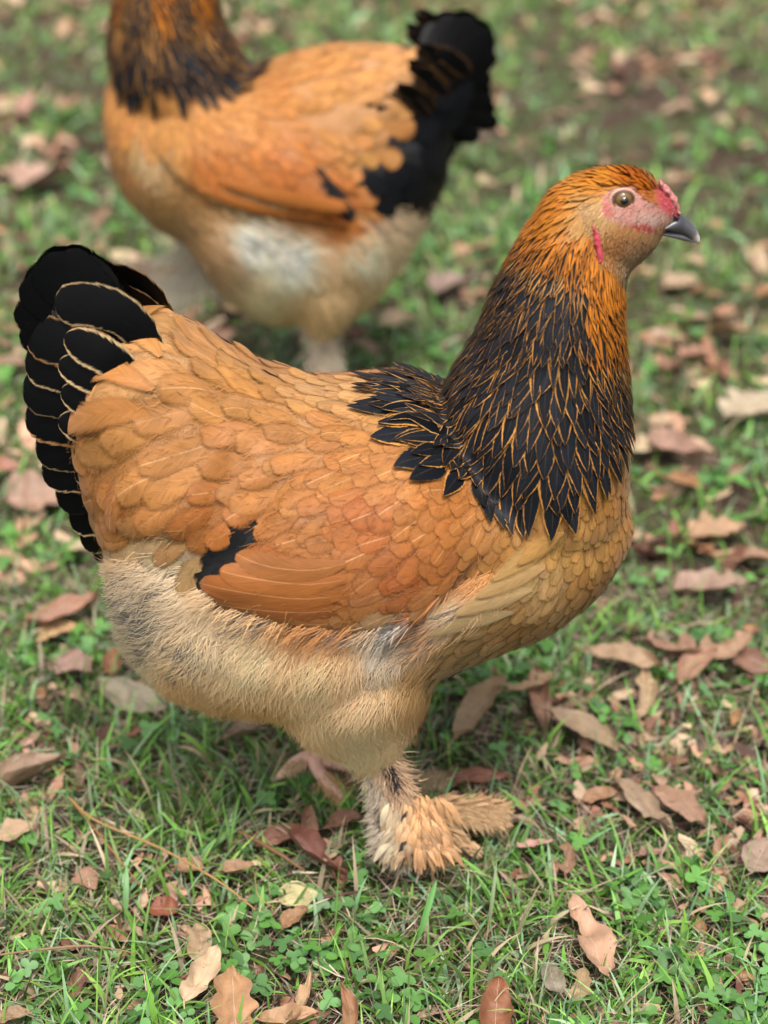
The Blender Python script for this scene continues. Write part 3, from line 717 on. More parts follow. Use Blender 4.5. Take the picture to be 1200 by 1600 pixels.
placed1 = []
def pl(g, pts, W, h0, lift, kind, c1, c2, e0=.88, sh=.2): placed1.append((g, pts, W, h0, lift, kind, c1, c2, (e0, sh, rng.random())))
# folded primaries: black webs showing behind the wing, then the buff secondaries over them
for i, (a, b) in enumerate((((410,820),(322,862)),((415,835),(314,884)),((420,850),(304,908)),((410,870),(303,924)),((400,815),(336,846)))):
    pl('wing', [a, ((a[0] + b[0]) / 2, (a[1] + b[1]) / 2 + 2), b], 36, .0006, .0012, 'long', (14, 14, 17), (14, 14, 17), .99, 0)
sec = [((540,880),(490,890),(430,886),(372,872),36,(200,130,72)),((540,905),(480,912),(410,905),(346,893),38,(198,126,68)),((545,928),(470,934),(390,924),(318,911),40,(196,122,62)),
       ((545,950),(470,955),(390,948),(308,934),40,(192,118,60)),((560,968),(490,974),(410,965),(338,946),34,(188,124,72)),((580,978),(510,986),(450,983),(392,966),30,(192,136,84)),((600,982),(550,994),(500,996),(430,984),24,(202,156,110))]
for i, (a, b, c, d, W, col) in enumerate(sec[::-1]):
    pl('quill', [a, b, c, d], W * 1.04, .0002 + .0004 * i, .0022, 'long', tuple(v * (.90 + .03 * (i % 3)) for v in col), tuple(min(255, v * 1.16) for v in col), .90, .35)
# soft big feathers of the saddle that break the tail
for (a, b, c, W, col) in (((250,560),(190,505),(116,528),56,(212,150,88)),((240,610),(180,585),(118,580),44,(208,144,84)),((235,650),(180,640),(108,668),54,(208,144,84))):
    pl('body', [a, b, c], W, .003, .005, 'round', col, tuple(min(255, v * 1.04) for v in col), .88, .0)
# shoulder tuft of breast feathers lapping the wing's front
for (a, b, W, col) in (((860,850),(760,905),40,(212,168,112)),((850,885),(735,930),44,(214,172,122)),((830,920),(700,955),44,(214,176,130)),((800,955),(660,985),40,(210,176,134)),((880,830),(800,880),38,(208,158,96))):
    pl('body', [a, ((a[0] + b[0]) / 2, (a[1] + b[1]) / 2 - 4), b], W, .002, .006, 'point', col, tuple(min(255, v * 1.08) for v in col), .7, .15)
# the long hackle feathers that fan out over the back
for (a, b, W) in (((700,606),(604,590),26),((700,618),(592,612),32),((672,640),(594,650),34),((700,598),(612,576),20)):
    pl('hackle', [a, ((a[0] + b[0]) / 2, (a[1] + b[1]) / 2 - 3), b], W, .002, .006, 'point', (20, 24, 32), (206, 160, 108), .74, .0)

face1 = [([(938,306),(960,292),(998,290),(1012,312),(1030,322),(1046,318),(1062,330),(1056,348),(1020,356),(985,356),(955,348),(940,336)], (216,156,146), 7),
 ([(1000,332),(1040,338),(1050,350),(1012,356),(985,350)], (222,184,176), 6),
 ([(940,310),(952,312),(958,340),(942,334)], (218,120,116), 5),
 ([(985,352),(1010,350),(1026,360),(1010,372),(985,384),(968,380)], (204,84,86), 6),
 ([(1020,270),(1060,318),(1066,334),(1048,338),(1030,322)], (216,92,108), 6)]
leg_near = dict(Yl=-.058,
 shank=[(598,1150,.0,17),(602,1195,0,15),(616,1235,0,15),(636,1275,0,17),(652,1302,0,17)],
 toes=[[(650,1300,0,12),(672,1322,-.012,9),(660,1346,-.03,8),(655,1366,-.042,4),(650,1378,-.048,1)],
       [(652,1296,0,11),(690,1304,.0,9),(722,1322,-.004,8),(742,1336,-.006,5),(756,1344,-.008,1)],
       [(650,1292,0,11),(690,1276,.02,9),(740,1268,.03,8),(782,1272,.03,5),(800,1276,.03,1)],
       [(640,1290,0,9),(612,1300,.0,7),(590,1310,.0,5),(580,1318,.0,3),(572,1324,.0,1)]],
 feathers=[], hair=[])
G_ = (232,188,150); O_ = (212,152,96); W_ = (224,204,180); GR = (96,86,88)
fe = leg_near['feathers']
for _ in range(150):   # feather mat over the outer toe
    a = rng.uniform(0, 1); x0 = 612 + 78 * a + rng.normal(0, 5); y0 = rng.uniform(1240, 1330)
    x1 = x0 + (a - .42) * 54 + rng.normal(0, 7); y1 = min(y0 + rng.uniform(38, 62), 1368 - abs(a - .5) * 34 + rng.normal(0, 5))
    cc = np.array(W_) * (1 - min(1, a * 2.2)) + np.array((238,184,140)) * min(1, a * 2.2); cc = cc * rng.uniform(.9, 1.08)
    cc = cc * (1 - .22 * rng.random() * (y1 > 1345))
    if rng.random() < .05: cc = np.array((70, 60, 58))
    fe.append((x0, y0, -.016 - .0003 * (y0 - 1240), x1, y1, -.020 - .0004 * (y0 - 1240), rng.uniform(9, 19), tuple(cc), .006 * rng.random() + .002))
for _ in range(75):   # middle toe, reaching right
    t = rng.random(); x0 = 668 + 90 * t; y0 = 1264 + 6 * t + rng.normal(0, 6); fe.append((x0, y0, .018, x0 + rng.uniform(30, 54), y0 + rng.normal(3, 11), .010, rng.uniform(9, 18), G_ if rng.random() < .9 else GR, .004))
for _ in range(40):
    t = rng.random(); x0 = 682 + 42 * t; y0 = 1294 + 28 * t + rng.normal(0, 5); fe.append((x0, y0, -.006, x0 + rng.uniform(20, 36), y0 + rng.uniform(6, 24), -.014, rng.uniform(8, 14), G_ if rng.random() < .8 else GR, .003))
leg_near['hair'] = [(590,1170,-.012,606,1250,-.012,26,1500,.15,1,26,W_),(600,1180,-.014,650,1290,-.014,22,1500,.45,.9,30,G_),(606,1240,-.01,612,1330,-.016,26,1900,-.55,.55,26,W_),
 (604,1255,-.016,618,1290,-.018,14,420,-.2,.9,22,GR),(606,1190,-.018,618,1230,-.018,6,160,.3,1,22,(50,46,50)),(612,1290,-.026,640,1340,-.034,24,900,-.1,1,30,W_),(630,1290,-.026,700,1330,-.036,36,500,.25,1,26,(216,174,128)),(680,1262,.014,780,1272,.012,20,1600,1,.25,28,(222,182,136)),(690,1300,0,738,1332,0,10,450,.8,.6,20,G_)]
leg_far = dict(Yl=.028,
 shank=[(540,1100,0,18),(522,1145,0,16),(505,1170,0,15),(490,1186,0,15)],
 toes=[[(488,1180,0,13),(465,1190,0,12),(448,1204,0,10),(436,1214,0,7),(424,1224,0,1)],
       [(488,1182,0,14),(500,1208,-.012,12),(520,1230,-.02,12),(536,1246,-.026,9),(548,1258,-.03,1)],
       [(490,1184,0,13),(530,1194,0,12),(580,1204,0,11),(640,1218,0,9),(690,1226,0,2)]],
 feathers=[(505 + 40 * t, 1206 + 34 * t, -.018, 520 + 42 * t + 10 * u, 1222 + 36 * t + 6 * u, -.022, 12, (222,178,128), .003) for t, u in rng.random((26, 2))],
 hair=[(500,1192,0,570,1212,0,22,900,.5,.5,20,(198,160,122)),(510,1190,0,560,1200,0,12,250,.4,.6,18,(90,70,60)),(500,1210,-.014,540,1246,-.026,14,700,.3,.8,18,(226,182,132)),
   (450,1202,-.004,480,1188,-.004,10,260,-.6,.5,12,(224,186,146)),(600,1210,-.004,690,1222,-.004,14,900,.7,.3,20,(216,188,152)),(545,1110,0,505,1170,0,18,900,.1,1,20,(216,176,128))])

hen1 = dict(Y=0.0, base=(0, -.01, 0), k=K1, sx=1, warp=lambda q: q, headmap=lambda x, y: (x, y), fine=True, voxel=.0032, smooth=14, wedge=16,
 label='large buff hen with black-striped neck in sharp focus, standing in front',
 torso=[(122,625,730,.028),(146,575,810,.048),(178,527,935,.066),(200,500,1028,.080),(250,488,1075,.098),(300,508,1098,.11),(350,533,1108,.12),(400,555,1114,.127),(450,572,1118,.132),(500,579,1120,.135),(550,582,1116,.135),(600,580,1104,.132),(650,586,1084,.128),(700,600,1060,.122),(750,615,1040,.115),(800,630,1020,.106),(850,650,1000,.096),(900,670,968,.083),(940,700,926,.066),(968,740,880,.046),(984,785,845,.02)],
 neck=[(800,740,975,.080),(760,712,984,.092),(720,698,984,.092),(680,690,985,.090),(640,692,984,.084),(605,702,981,.077),(575,718,977,.071),(545,738,973,.066),(520,752,972,.061),(480,766,974,.055),(440,782,982,.049),(405,800,985,.042),(372,820,965,.038),(345,845,955,.030)],
 head=[(842,345,395,.016),(862,305,415,.024),(890,283,425,.030),(920,271,428,.032),(950,265,428,.032),(980,266,424,.030),(1005,273,408,.025),(1025,286,388,.0185),(1040,300,368,.0125),(1051,312,350,.0088),(1060,325,343,.0055)],
 tailvol=[(200,480,880,.050),(160,462,860,.034),(130,440,800,.024),(100,422,750,.018),(75,432,690,.012),(60,455,620,.007)],
 thighs=[(-.052,[(950,420,700,.072),(1000,418,698,.072),(1040,418,688,.064),(1080,425,672,.052),(1112,455,656,.042),(1138,494,640,.033),(1160,532,626,.024),(1186,568,612,.015)]),(.055,[(980,440,640,.05),(1040,470,620,.045),(1080,490,590,.035),(1120,505,560,.022)])],
 wing_poly=[(640,640),(720,700),(770,760),(800,830),(740,890),(690,935),(640,980),(560,990),(480,984),(410,966),(345,945),(308,925),(330,880),(385,860),(440,770),(520,690)],
 bumps=[(220,600,90,90,.008),(250,780,90,80,.006)],
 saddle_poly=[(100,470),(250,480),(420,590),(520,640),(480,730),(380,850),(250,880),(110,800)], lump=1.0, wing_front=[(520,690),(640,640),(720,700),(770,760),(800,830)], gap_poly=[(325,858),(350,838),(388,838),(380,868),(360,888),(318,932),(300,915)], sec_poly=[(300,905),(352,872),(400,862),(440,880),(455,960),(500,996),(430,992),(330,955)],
 hackle_poly=[(1075,300),(1000,250),(900,255),(820,320),(760,440),(725,535),(668,556),(630,585),(626,625),(640,660),(672,708),(722,745),(780,752),(830,766),(880,756),(925,722),(958,680),(980,640),(1000,600),(1000,540),(1005,500),(992,468),(968,440),(930,400),(918,350),(900,320),(960,290),(1030,300)],
 gold=gold1,
 black_poly=[(0,360),(110,360),(215,452),(190,478),(140,500),(108,535),(102,600),(100,680),(110,760),(140,830),(150,880),(100,880),(0,760)],
 fluff_poly=[(150,895),(185,880),(260,880),(310,930),(345,950),(410,972),(480,990),(560,996),(640,988),(700,940),(745,905),(800,905),(760,945),(700,985),(665,1040),(665,1090),(640,1200),(560,1210),(480,1180),(430,1150),(300,1130),(150,1040)],
 bare_poly=[(944,304),(965,292),(998,290),(1014,312),(1030,318),(1026,280),(1075,300),(1066,345),(1040,372),(1012,362),(990,354),(965,348),(944,336)],
 nofeather_poly=[(560,1172),(640,1172),(640,1260),(560,1260)],
 headhair_poly=[(1040,275),(1000,250),(900,250),(830,320),(830,380),(900,440),(955,520),(990,530),(1000,430),(1050,375),(1010,350),(1015,290)],
 face=face1, nwisp=7000, ncand=70000, nhair=150000, spc=.86, hairW=1.0,
 grey=[(235,960,34,46,.5),(190,930,30,30,.4),(300,1010,30,14,.45),(640,985,50,22,.55),(720,950,50,12,.5),(400,968,26,10,.5),(240,1010,16,16,.5),(285,1042,14,8,.6),(560,985,60,10,.35),(660,960,40,16,.5)],
 placed=placed1, tail=tail1, legs=[leg_near, leg_far], ringmat=plain('eye_ring_skin', (0.50, 0.22, 0.17), 0.55, 0.3, 0, (0.55, 0.34, 0.26), .5, 900))
build_hen(hen1)

# ------------------------------------------------------------------ far hen (facing left, out of focus)
Y2 = .87; K2 = K1
def warp2(q):
    q = np.atleast_2d(q); return np.stack([990 - (q[:, 0] - 160) * 1.556, 575 + (q[:, 1] - 130) * 1.47], 1)
hm2 = lambda x, y: (262 - (x - 884) * .64, -132 + (y - 400) * .66)
def gold2(q): return float(np.clip((80 - q[1]) / 170, 0, .8) * (.6 + .4 * math.sin(q[0] * .11)))
tail2 = []
def tf2(px_, ys, W, kind='long', c1=(9,9,11), c2=(9,9,11), e0=.97, sd=.05): tail2.append((px_, ys, W, kind, c1, c2, (e0, 0, rng.random()), sd))
for i, (tx, ty, rx, ry, W) in enumerate(((690,36,660,130,78),(716,27,662,130,84),(746,31,665,135,84),(770,50,668,140,78),(776,84,665,150,60),(768,120,660,160,58),(772,160,655,175,54),(780,192,650,190,50),(750,214,650,200,54),(700,250,630,220,50))):
    tf2([(rx, ry), ((rx + tx) / 2 + 2, (ry + ty) / 2 - 6), (tx, ty)], [-.06, -.03, -.008 - .003 * i], W)
for i in range(26):
    a = rng.random(); b = rng.random(); tx = 725 - 135 * a + rng.normal(0, 8); ty = 95 + 190 * a + 26 * b + rng.normal(0, 8); rx, ry = tx - 60, ty - 42
    tf2([(rx, ry), ((rx + tx) / 2, (ry + ty) / 2 - 5), (tx, ty)], [-.10 + .02 * b, -.085, -.07 - .01 * b], rng.uniform(30, 44), 'round', BLK, (160, 118, 80), .82)
placed2 = [('wing', [(330,300),(420,330),(548,348)], 44, .004, .004, 'long', (206,128,62), (214,140,76), (.9, .1, .3)),('wing', [(340,280),(440,305),(545,325)], 44, .005, .004, 'long', (206,130,64), (214,140,76), (.9, .1, .5)),
 ('wing', [(490,262),(525,300),(552,345)], 30, .0015, .003, 'long', BLK, BLK, (.99, 0, .2)),('wing', [(480,240),(515,290),(545,350)], 18, .001, .003, 'long', BLK, BLK, (.99, 0, .7))]
leg2n = dict(Yl=-.06, shank=[(500,480,0,20),(506,520,0,17),(512,560,0,15),(512,592,0,15)],
 toes=[[(512,590,0,11),(490,606,-.02,9),(470,616,-.03,7),(452,622,-.03,2)],[(512,590,0,11),(500,612,-.05,9),(492,628,-.08,6),(490,636,-.09,1)],[(512,592,0,9),(530,600,0,7),(545,606,0,4),(552,610,0,1)]],
 feathers=[], hair=[(498,490,-.012,512,590,-.012,26,1400,.05,1,26,(214,196,170))])
leg2f = dict(Yl=.04, shank=[(345,385,0,26),(312,402,0,22),(282,422,0,19),(260,444,0,17)],
 toes=[[(258,444,0,12),(232,430,0,11),(208,418,0,9),(186,410,0,4)],[(258,446,0,12),(235,452,0,11),(214,450,0,9),(194,446,0,4)],[(258,446,0,12),(258,468,0,10),(266,488,0,7),(272,500,0,2)]],
 feathers=[(300+rng.normal(0,25),420+rng.normal(0,8),-.01,262+rng.normal(0,22),446+rng.normal(0,10),-.015,24,(226,194,152),.004) for _ in range(40)], 
 hair=[(340,392,-.012,260,445,-.014,38,3000,-.6,.7,34,(250,232,205)),(262,440,-.01,205,425,-.01,22,900,-.8,.3,22,(236,206,180)),(262,450,-.01,205,450,-.01,16,700,-.8,.4,22,(236,200,176))])
cf2 = np.array([(q0, q1, *c) for (q0, q1), c in zip(warp2(np.array([(200,180),(190,260),(240,330),(300,370),(250,200),(330,250),(420,250),(480,320),(520,335),(400,180),(350,150),(500,120),(560,150),(600,110),(600,220),(640,300),(450,400),(380,380),(400,450),(480,480),(560,400),(540,440),(340,400),(230,240),(650,360),(260,20),(300,-60),(240,-160),(320,60)], float)),
 [(214,150,86),(210,150,92),(206,156,102),(204,158,110),(214,152,88),(206,128,60),(208,128,62),(206,122,56),(206,122,56),(214,144,78),(222,158,98),(222,156,90),(220,158,98),(224,166,110),(214,152,92),(214,184,146),(248,238,220),(248,238,220),(232,208,170),(218,182,134),(236,218,188),(210,176,130),(196,160,120),(218,180,140),(214,190,156),(200,124,50),(204,130,56),(206,136,62),(200,130,64)])], float)
hen2 = dict(hks=1.5, Y=Y2, kleg=2.04 / 2500, colf=cf2, base=(-.11, Y2, 0), k=K2, sx=-1, warp=warp2, headmap=hm2, fine=False, voxel=.0055, smooth=6, wedge=10,
 label='out-of-focus buff hen facing left with a raised black tail, walking behind the other hen',
 torso=[(166,140,230,.030),(178,120,285,.05),(198,114,322,.07),(240,112,362,.095),(290,110,388,.115),(330,108,440,.13),(365,103,478,.136),(405,97,500,.138),(450,80,504,.139),(500,68,508,.137),(550,64,496,.13),(600,70,452,.115),(640,80,395,.095),(670,88,340,.07),(692,110,290,.045)],
 neck=[(150,180,420,.085),(110,170,395,.08),(60,168,362,.072),(20,174,345,.066),(-30,184,330,.058),(-80,198,322,.05),(-130,212,318,.043),(-160,222,306,.034)],
 head=[(hm2(x, 0)[0], hm2(0, T)[1], hm2(0, B)[1], b) for x, T, B, b in hen1['head']],
 tailvol=[(640,80,330,.06),(670,70,290,.05),(700,55,245,.04),(725,48,215,.028),(745,55,190,.015)],
 thighs=[(-.06,[(400,430,580,.06),(440,440,575,.055),(470,455,560,.045),(500,475,535,.03),(520,488,522,.02)]),(.04,[(300,300,400,.05),(340,310,390,.045),(370,320,375,.035),(400,325,360,.022)])],
 wing_poly=[(395,130),(300,150),(235,200),(240,240),(290,290),(340,325),(420,338),(500,345),(550,350),(556,325),(520,285),(480,235),(440,170)],
 bumps=[(600,150,50,50,.010)],
 saddle_poly=[(460,80),(640,80),(680,250),(560,280),(500,220)], lump=.64, wing_front=[(440,170),(395,130),(300,150),(235,200)], gap_poly=[(490,262),(515,272),(540,305),(556,335),(552,354),(534,340),(508,304)], sec_poly=[(0,2000),(1,2000),(1,2001)],
 hackle_poly=[(130,-250),(165,60),(185,115),(240,122),(310,118),(370,100),(395,85),(360,60),(345,10),(400,-250)],
 gold=gold2, black_poly=[(650,70),(700,0),(820,0),(820,260),(690,330),(560,310),(560,270),(600,230),(640,160)],
 fluff_poly=[(330,345),(420,345),(500,352),(550,355),(600,330),(700,320),(700,400),(600,560),(400,560),(320,430),(280,400)],
 bare_poly=[hm2(x, y) for x, y in hen1['bare_poly']], nofeather_poly=[(0,2000),(1,2000),(1,2001)],
 headhair_poly=[hm2(x, y) for x, y in hen1['headhair_poly']],
 face=[([hm2(x, y) for x, y in p], c, s * .64) for p, c, s in face1], nwisp=1500, ncand=26000, nhair=26000, spc=1.0, hairW=1.6,
 grey=[(420,370,60,16,.4),(590,340,30,20,.5),(230,240,20,30,.3)], placed=placed2, tail=tail2, legs=[leg2n, leg2f], ringmat=hen1['ringmat'])
build_hen(hen2)

# ------------------------------------------------------------------ ground
def ground_material():
    m, n, b = newmat('soil'); L = n.links.new
    tc = N(n, 'ShaderNodeTexCoord'); n1 = N(n, 'ShaderNodeTexNoise', i_Scale=6.0, i_Detail=6.0, i_Roughness=.6); L(tc.outputs['Object'], n1.inputs['Vector'])
    n2 = N(n, 'ShaderNodeTexNoise', i_Scale=90.0, i_Detail=6.0, i_Roughness=.7); L(tc.outputs['Object'], n2.inputs['Vector'])
    r = N(n, 'ShaderNodeValToRGB'); L(n2.outputs['Fac'], r.inputs[0]); e = r.color_ramp.elements
    e[0].position = .35; e[0].color = (.018, .012, .009, 1); e[1].position = .7; e[1].color = (.11, .072, .052, 1)
    r2 = N(n, 'ShaderNodeValToRGB'); L(n1.outputs['Fac'], r2.inputs[0]); e = r2.color_ramp.elements
    e[0].position = .42; e[0].color = (0, 0, 0, 1); e[1].position = .6; e[1].color = (1, 1, 1, 1)
    c = mixc(n, math_(n, 'MULTIPLY', r2.outputs[0], .55), r.outputs[0], (.045, .085, .022, 1)); L(c, b.inputs['Base Color']); b.inputs['Roughness'].default_value = .95
    b.inputs['Specular IOR Level'].default_value = .1
    bp = N(n, 'ShaderNodeBump', i_Strength=.8, i_Distance=.006); L(n2.outputs['Fac'], bp.inputs['Height']); L(bp.outputs[0], b.inputs['Normal'])
    return m
gx = np.r_[-60, -20, -8, np.linspace(-3, 3, 121), 8, 20, 60]; gy = np.r_[-20, -5, np.linspace(-1, 6, 141), 10, 25, 90]
def gz(x, y): return (vnoise(x * 6, y * 6, 1) - .5) * .010 + (vnoise(x * 22, y * 22, 2) - .5) * .006 - .006
GX, GY = np.meshgrid(gx, gy); GZ = gz(GX, GY); GV = np.stack([GX, GY, GZ], -1).reshape(-1, 3); nx = len(gx)
I = np.arange(len(GV)).reshape(GX.shape); GF = np.stack([I[:-1, :-1], I[:-1, 1:], I[1:, 1:], I[1:, :-1]], -1).reshape(-1, 4)
g = mesh_obj('ground', GV, GF, ground_material()); g['kind'] = 'structure'; g['label'] = 'brown soil and leaf crumbs under the grass'; g['category'] = 'ground'

# ------------------------------------------------------------------ fallen leaves
def leaf_material():
    m, n, b = newmat('dead_leaf'); L = n.links.new
    c1 = attr(n, 'c1').outputs['Color']; fu = attr(n, 'fuv'); su = N(n, 'ShaderNodeSeparateXYZ'); L(fu.outputs['Vector'], su.inputs[0]); u, v, s = su.outputs
    au = math_(n, 'ABSOLUTE', u)
    tc = N(n, 'ShaderNodeTexCoord'); nz = N(n, 'ShaderNodeTexNoise', i_Scale=60.0, i_Detail=5.0, i_Roughness=.65); L(tc.outputs['Object'], nz.inputs['Vector'])
    n3 = N(n, 'ShaderNodeTexNoise', i_Scale=260.0, i_Detail=2.0); L(tc.outputs['Object'], n3.inputs['Vector'])
    vein = N(n, 'ShaderNodeMapRange', interpolation_type='SMOOTHSTEP'); vein.inputs['From Min'].default_value = .07; vein.inputs['From Max'].default_value = .01; L(au, vein.inputs['Value'])
    sv = math_(n, 'ABSOLUTE', math_(n, 'SINE', math_(n, 'MULTIPLY', math_(n, 'SUBTRACT', v, math_(n, 'MULTIPLY', au, .22)), 26.0)))
    svm = N(n, 'ShaderNodeMapRange', interpolation_type='SMOOTHSTEP'); svm.inputs['From Min'].default_value = .16; svm.inputs['From Max'].default_value = .02; L(sv, svm.inputs['Value'])
    ve = math_(n, 'MAXIMUM', vein.outputs[0], math_(n, 'MULTIPLY', svm.outputs[0], .4))
    hv = N(n, 'ShaderNodeHueSaturation'); L(c1, hv.inputs['Color']); L(math_(n, 'ADD', .45, math_(n, 'MULTIPLY', nz.outputs['Fac'], 1.1)), hv.inputs['Value'])
    col = mixc(n, math_(n, 'MULTIPLY', ve, .35), hv.outputs[0], (.50, .36, .25, 1))
    sp_ = N(n, 'ShaderNodeMapRange', interpolation_type='SMOOTHSTEP'); sp_.inputs['From Min'].default_value = .66; sp_.inputs['From Max'].default_value = .76; L(n3.outputs['Fac'], sp_.inputs['Value'])
    col = mixc(n, math_(n, 'MULTIPLY', sp_.outputs[0], .7), col, (.06, .035, .03, 1))
    L(col, b.inputs['Base Color']); b.inputs['Roughness'].default_value = .55; b.inputs['Specular IOR Level'].default_value = .35
    ht = math_(n, 'SUBTRACT', nz.outputs['Fac'], math_(n, 'MULTIPLY', ve, .5))
    bp = N(n, 'ShaderNodeBump', i_Strength=.6, i_Distance=.0015); L(ht, bp.inputs['Height']); L(bp.outputs[0], b.inputs['Normal'])
    return m
M_LEAF = leaf_material()
def leaf_mesh(kind, L, W, col, curl, bend, rs):
    r = np.random.default_rng(rs); nu, nv = 13, 30
    v = np.linspace(0, 1, nv); us = np.linspace(-1, 1, nu)
    if kind == 'lance': w = np.sin(math.pi * v ** .85) ** .85
    elif kind == 'oval': w = np.sin(math.pi * v ** .8) ** .55
    elif kind == 'lobed': w = np.sin(math.pi * v ** .75) ** .7 * (.72 + .40 * np.abs(np.sin(v * math.pi * 3.2 + .4)))
    else: w = np.sin(math.pi * v ** .75) ** .6 * (.75 + .35 * vnoise(v * 9, v * 0 + rs, 9))
    wl = w * (1 + .18 * (vnoise(v * 7, v * 0, rs) - .5)); wr = w * (1 + .18 * (vnoise(v * 7, v * 0 + 4, rs) - .5))
    wl = wl * (1 + .07 * (r.random(nv) - .5)); wr = wr * (1 + .07 * (r.random(nv) - .5))
    if kind == 'torn': wl *= 1 - .6 * (vnoise(v * 5, v * 0 + 8, rs) > .62)
    if kind == 'lobed': wr = np.sin(math.pi * v ** .75) ** .7 * (.72 + .40 * np.abs(np.sin(v * math.pi * 3.2 + .9)))
    X = np.zeros((nv, nu, 3))
    arc = bend
    cxn = r.normal(0, .1)
    for j, u in enumerate(us):
        ww = (wl if u < 0 else wr) * W / 2 * u
        ca = curl * abs(u) * 1.4
        X[:, j, 0] = ww * np.cos(ca * .6) + cxn * L * np.sin(v * math.pi) * .6
        z = np.abs(ww) * math.sin(ca) + (vnoise(v * 5 + 3, np.full(nv, u * 2.0), rs) - .5) * L * .11 + (vnoise(v * 14, np.full(nv, u * 5.0), rs + 1) - .5) * L * .035
        if arc: th = arc * (v - .5); X[:, j, 1] = np.sin(th) / arc * L; zb = (1 - np.cos(th)) / arc * L
        else: X[:, j, 1] = (v - .5) * L; zb = 0
        X[:, j, 2] = z + zb
    acc = Acc(); uv = np.zeros((nv, nu, 3)); uv[..., 0] = us[None]; uv[..., 1] = v[:, None]
    z0 = X[..., 2].min(); X[..., 2] -= z0
    c = lin(col) * .62; c = c * .80 + c.mean() * .20 * np.array((1.08, 1, .88)); c = c * np.array((.98, 1.07, .93)); acc.grid(X, uv, c, c, (0, 0, 0))
    V, F, at = acc.arrays()
    # stalk
    b0 = X[0, nu // 2]; sl = L * r.uniform(.12, .3); dx = r.normal(0, .3) * sl
    Vs, Fs = tube([b0, b0 + np.array([dx * .4, -sl * .5, sl * .05]), b0 + np.array([dx, -sl, 0])], [.0009, .0007, .0006], 5)
    Fs = np.array([f if len(f) == 4 else (f[0], f[1], f[2], f[2]) for f in Fs])
    keep = [i for i, f in enumerate(Fs) if f[2] != f[3]]; Fs = Fs[keep]
    k = len(Vs); V2 = np.concatenate([V, Vs]); F2 = np.concatenate([F, Fs + len(V)])
    at = {a: (t, np.concatenate([arr, np.tile(np.concatenate([c * 1.0, [1]])[:arr.shape[1]] if a != 'fuv' else np.array([.5, .52, 0]), (k, 1))])) for a, (t, arr) in at.items()}
    me_o = mesh_obj('fallen_leaf', V2, F2, M_LEAF, None, at); me = me_o.data; bpy.data.objects.remove(me_o); return me
leaf_spots = []   # (x, y, radius) places where grass is kept short
def put_leaf(me, x, y, z, yaw, tx, ty, label, group=None, scale=1.0, rad=.02):
    o = bpy.data.objects.new('fallen_leaf', me); COL.objects.link(o); o.location = (x, y, z); o.rotation_euler = (tx, ty, yaw); o.scale = (scale,) * 3
    o['label'] = label; o['category'] = 'leaf'
    if group: o['group'] = group
    leaf_spots.append((x, y, rad)); return o
TAN = (214,168,140); PNK = (206,156,140); ORG = (196,128,88); RED = (150,92,82); PAL = (222,190,164); BRN = (150,104,84)
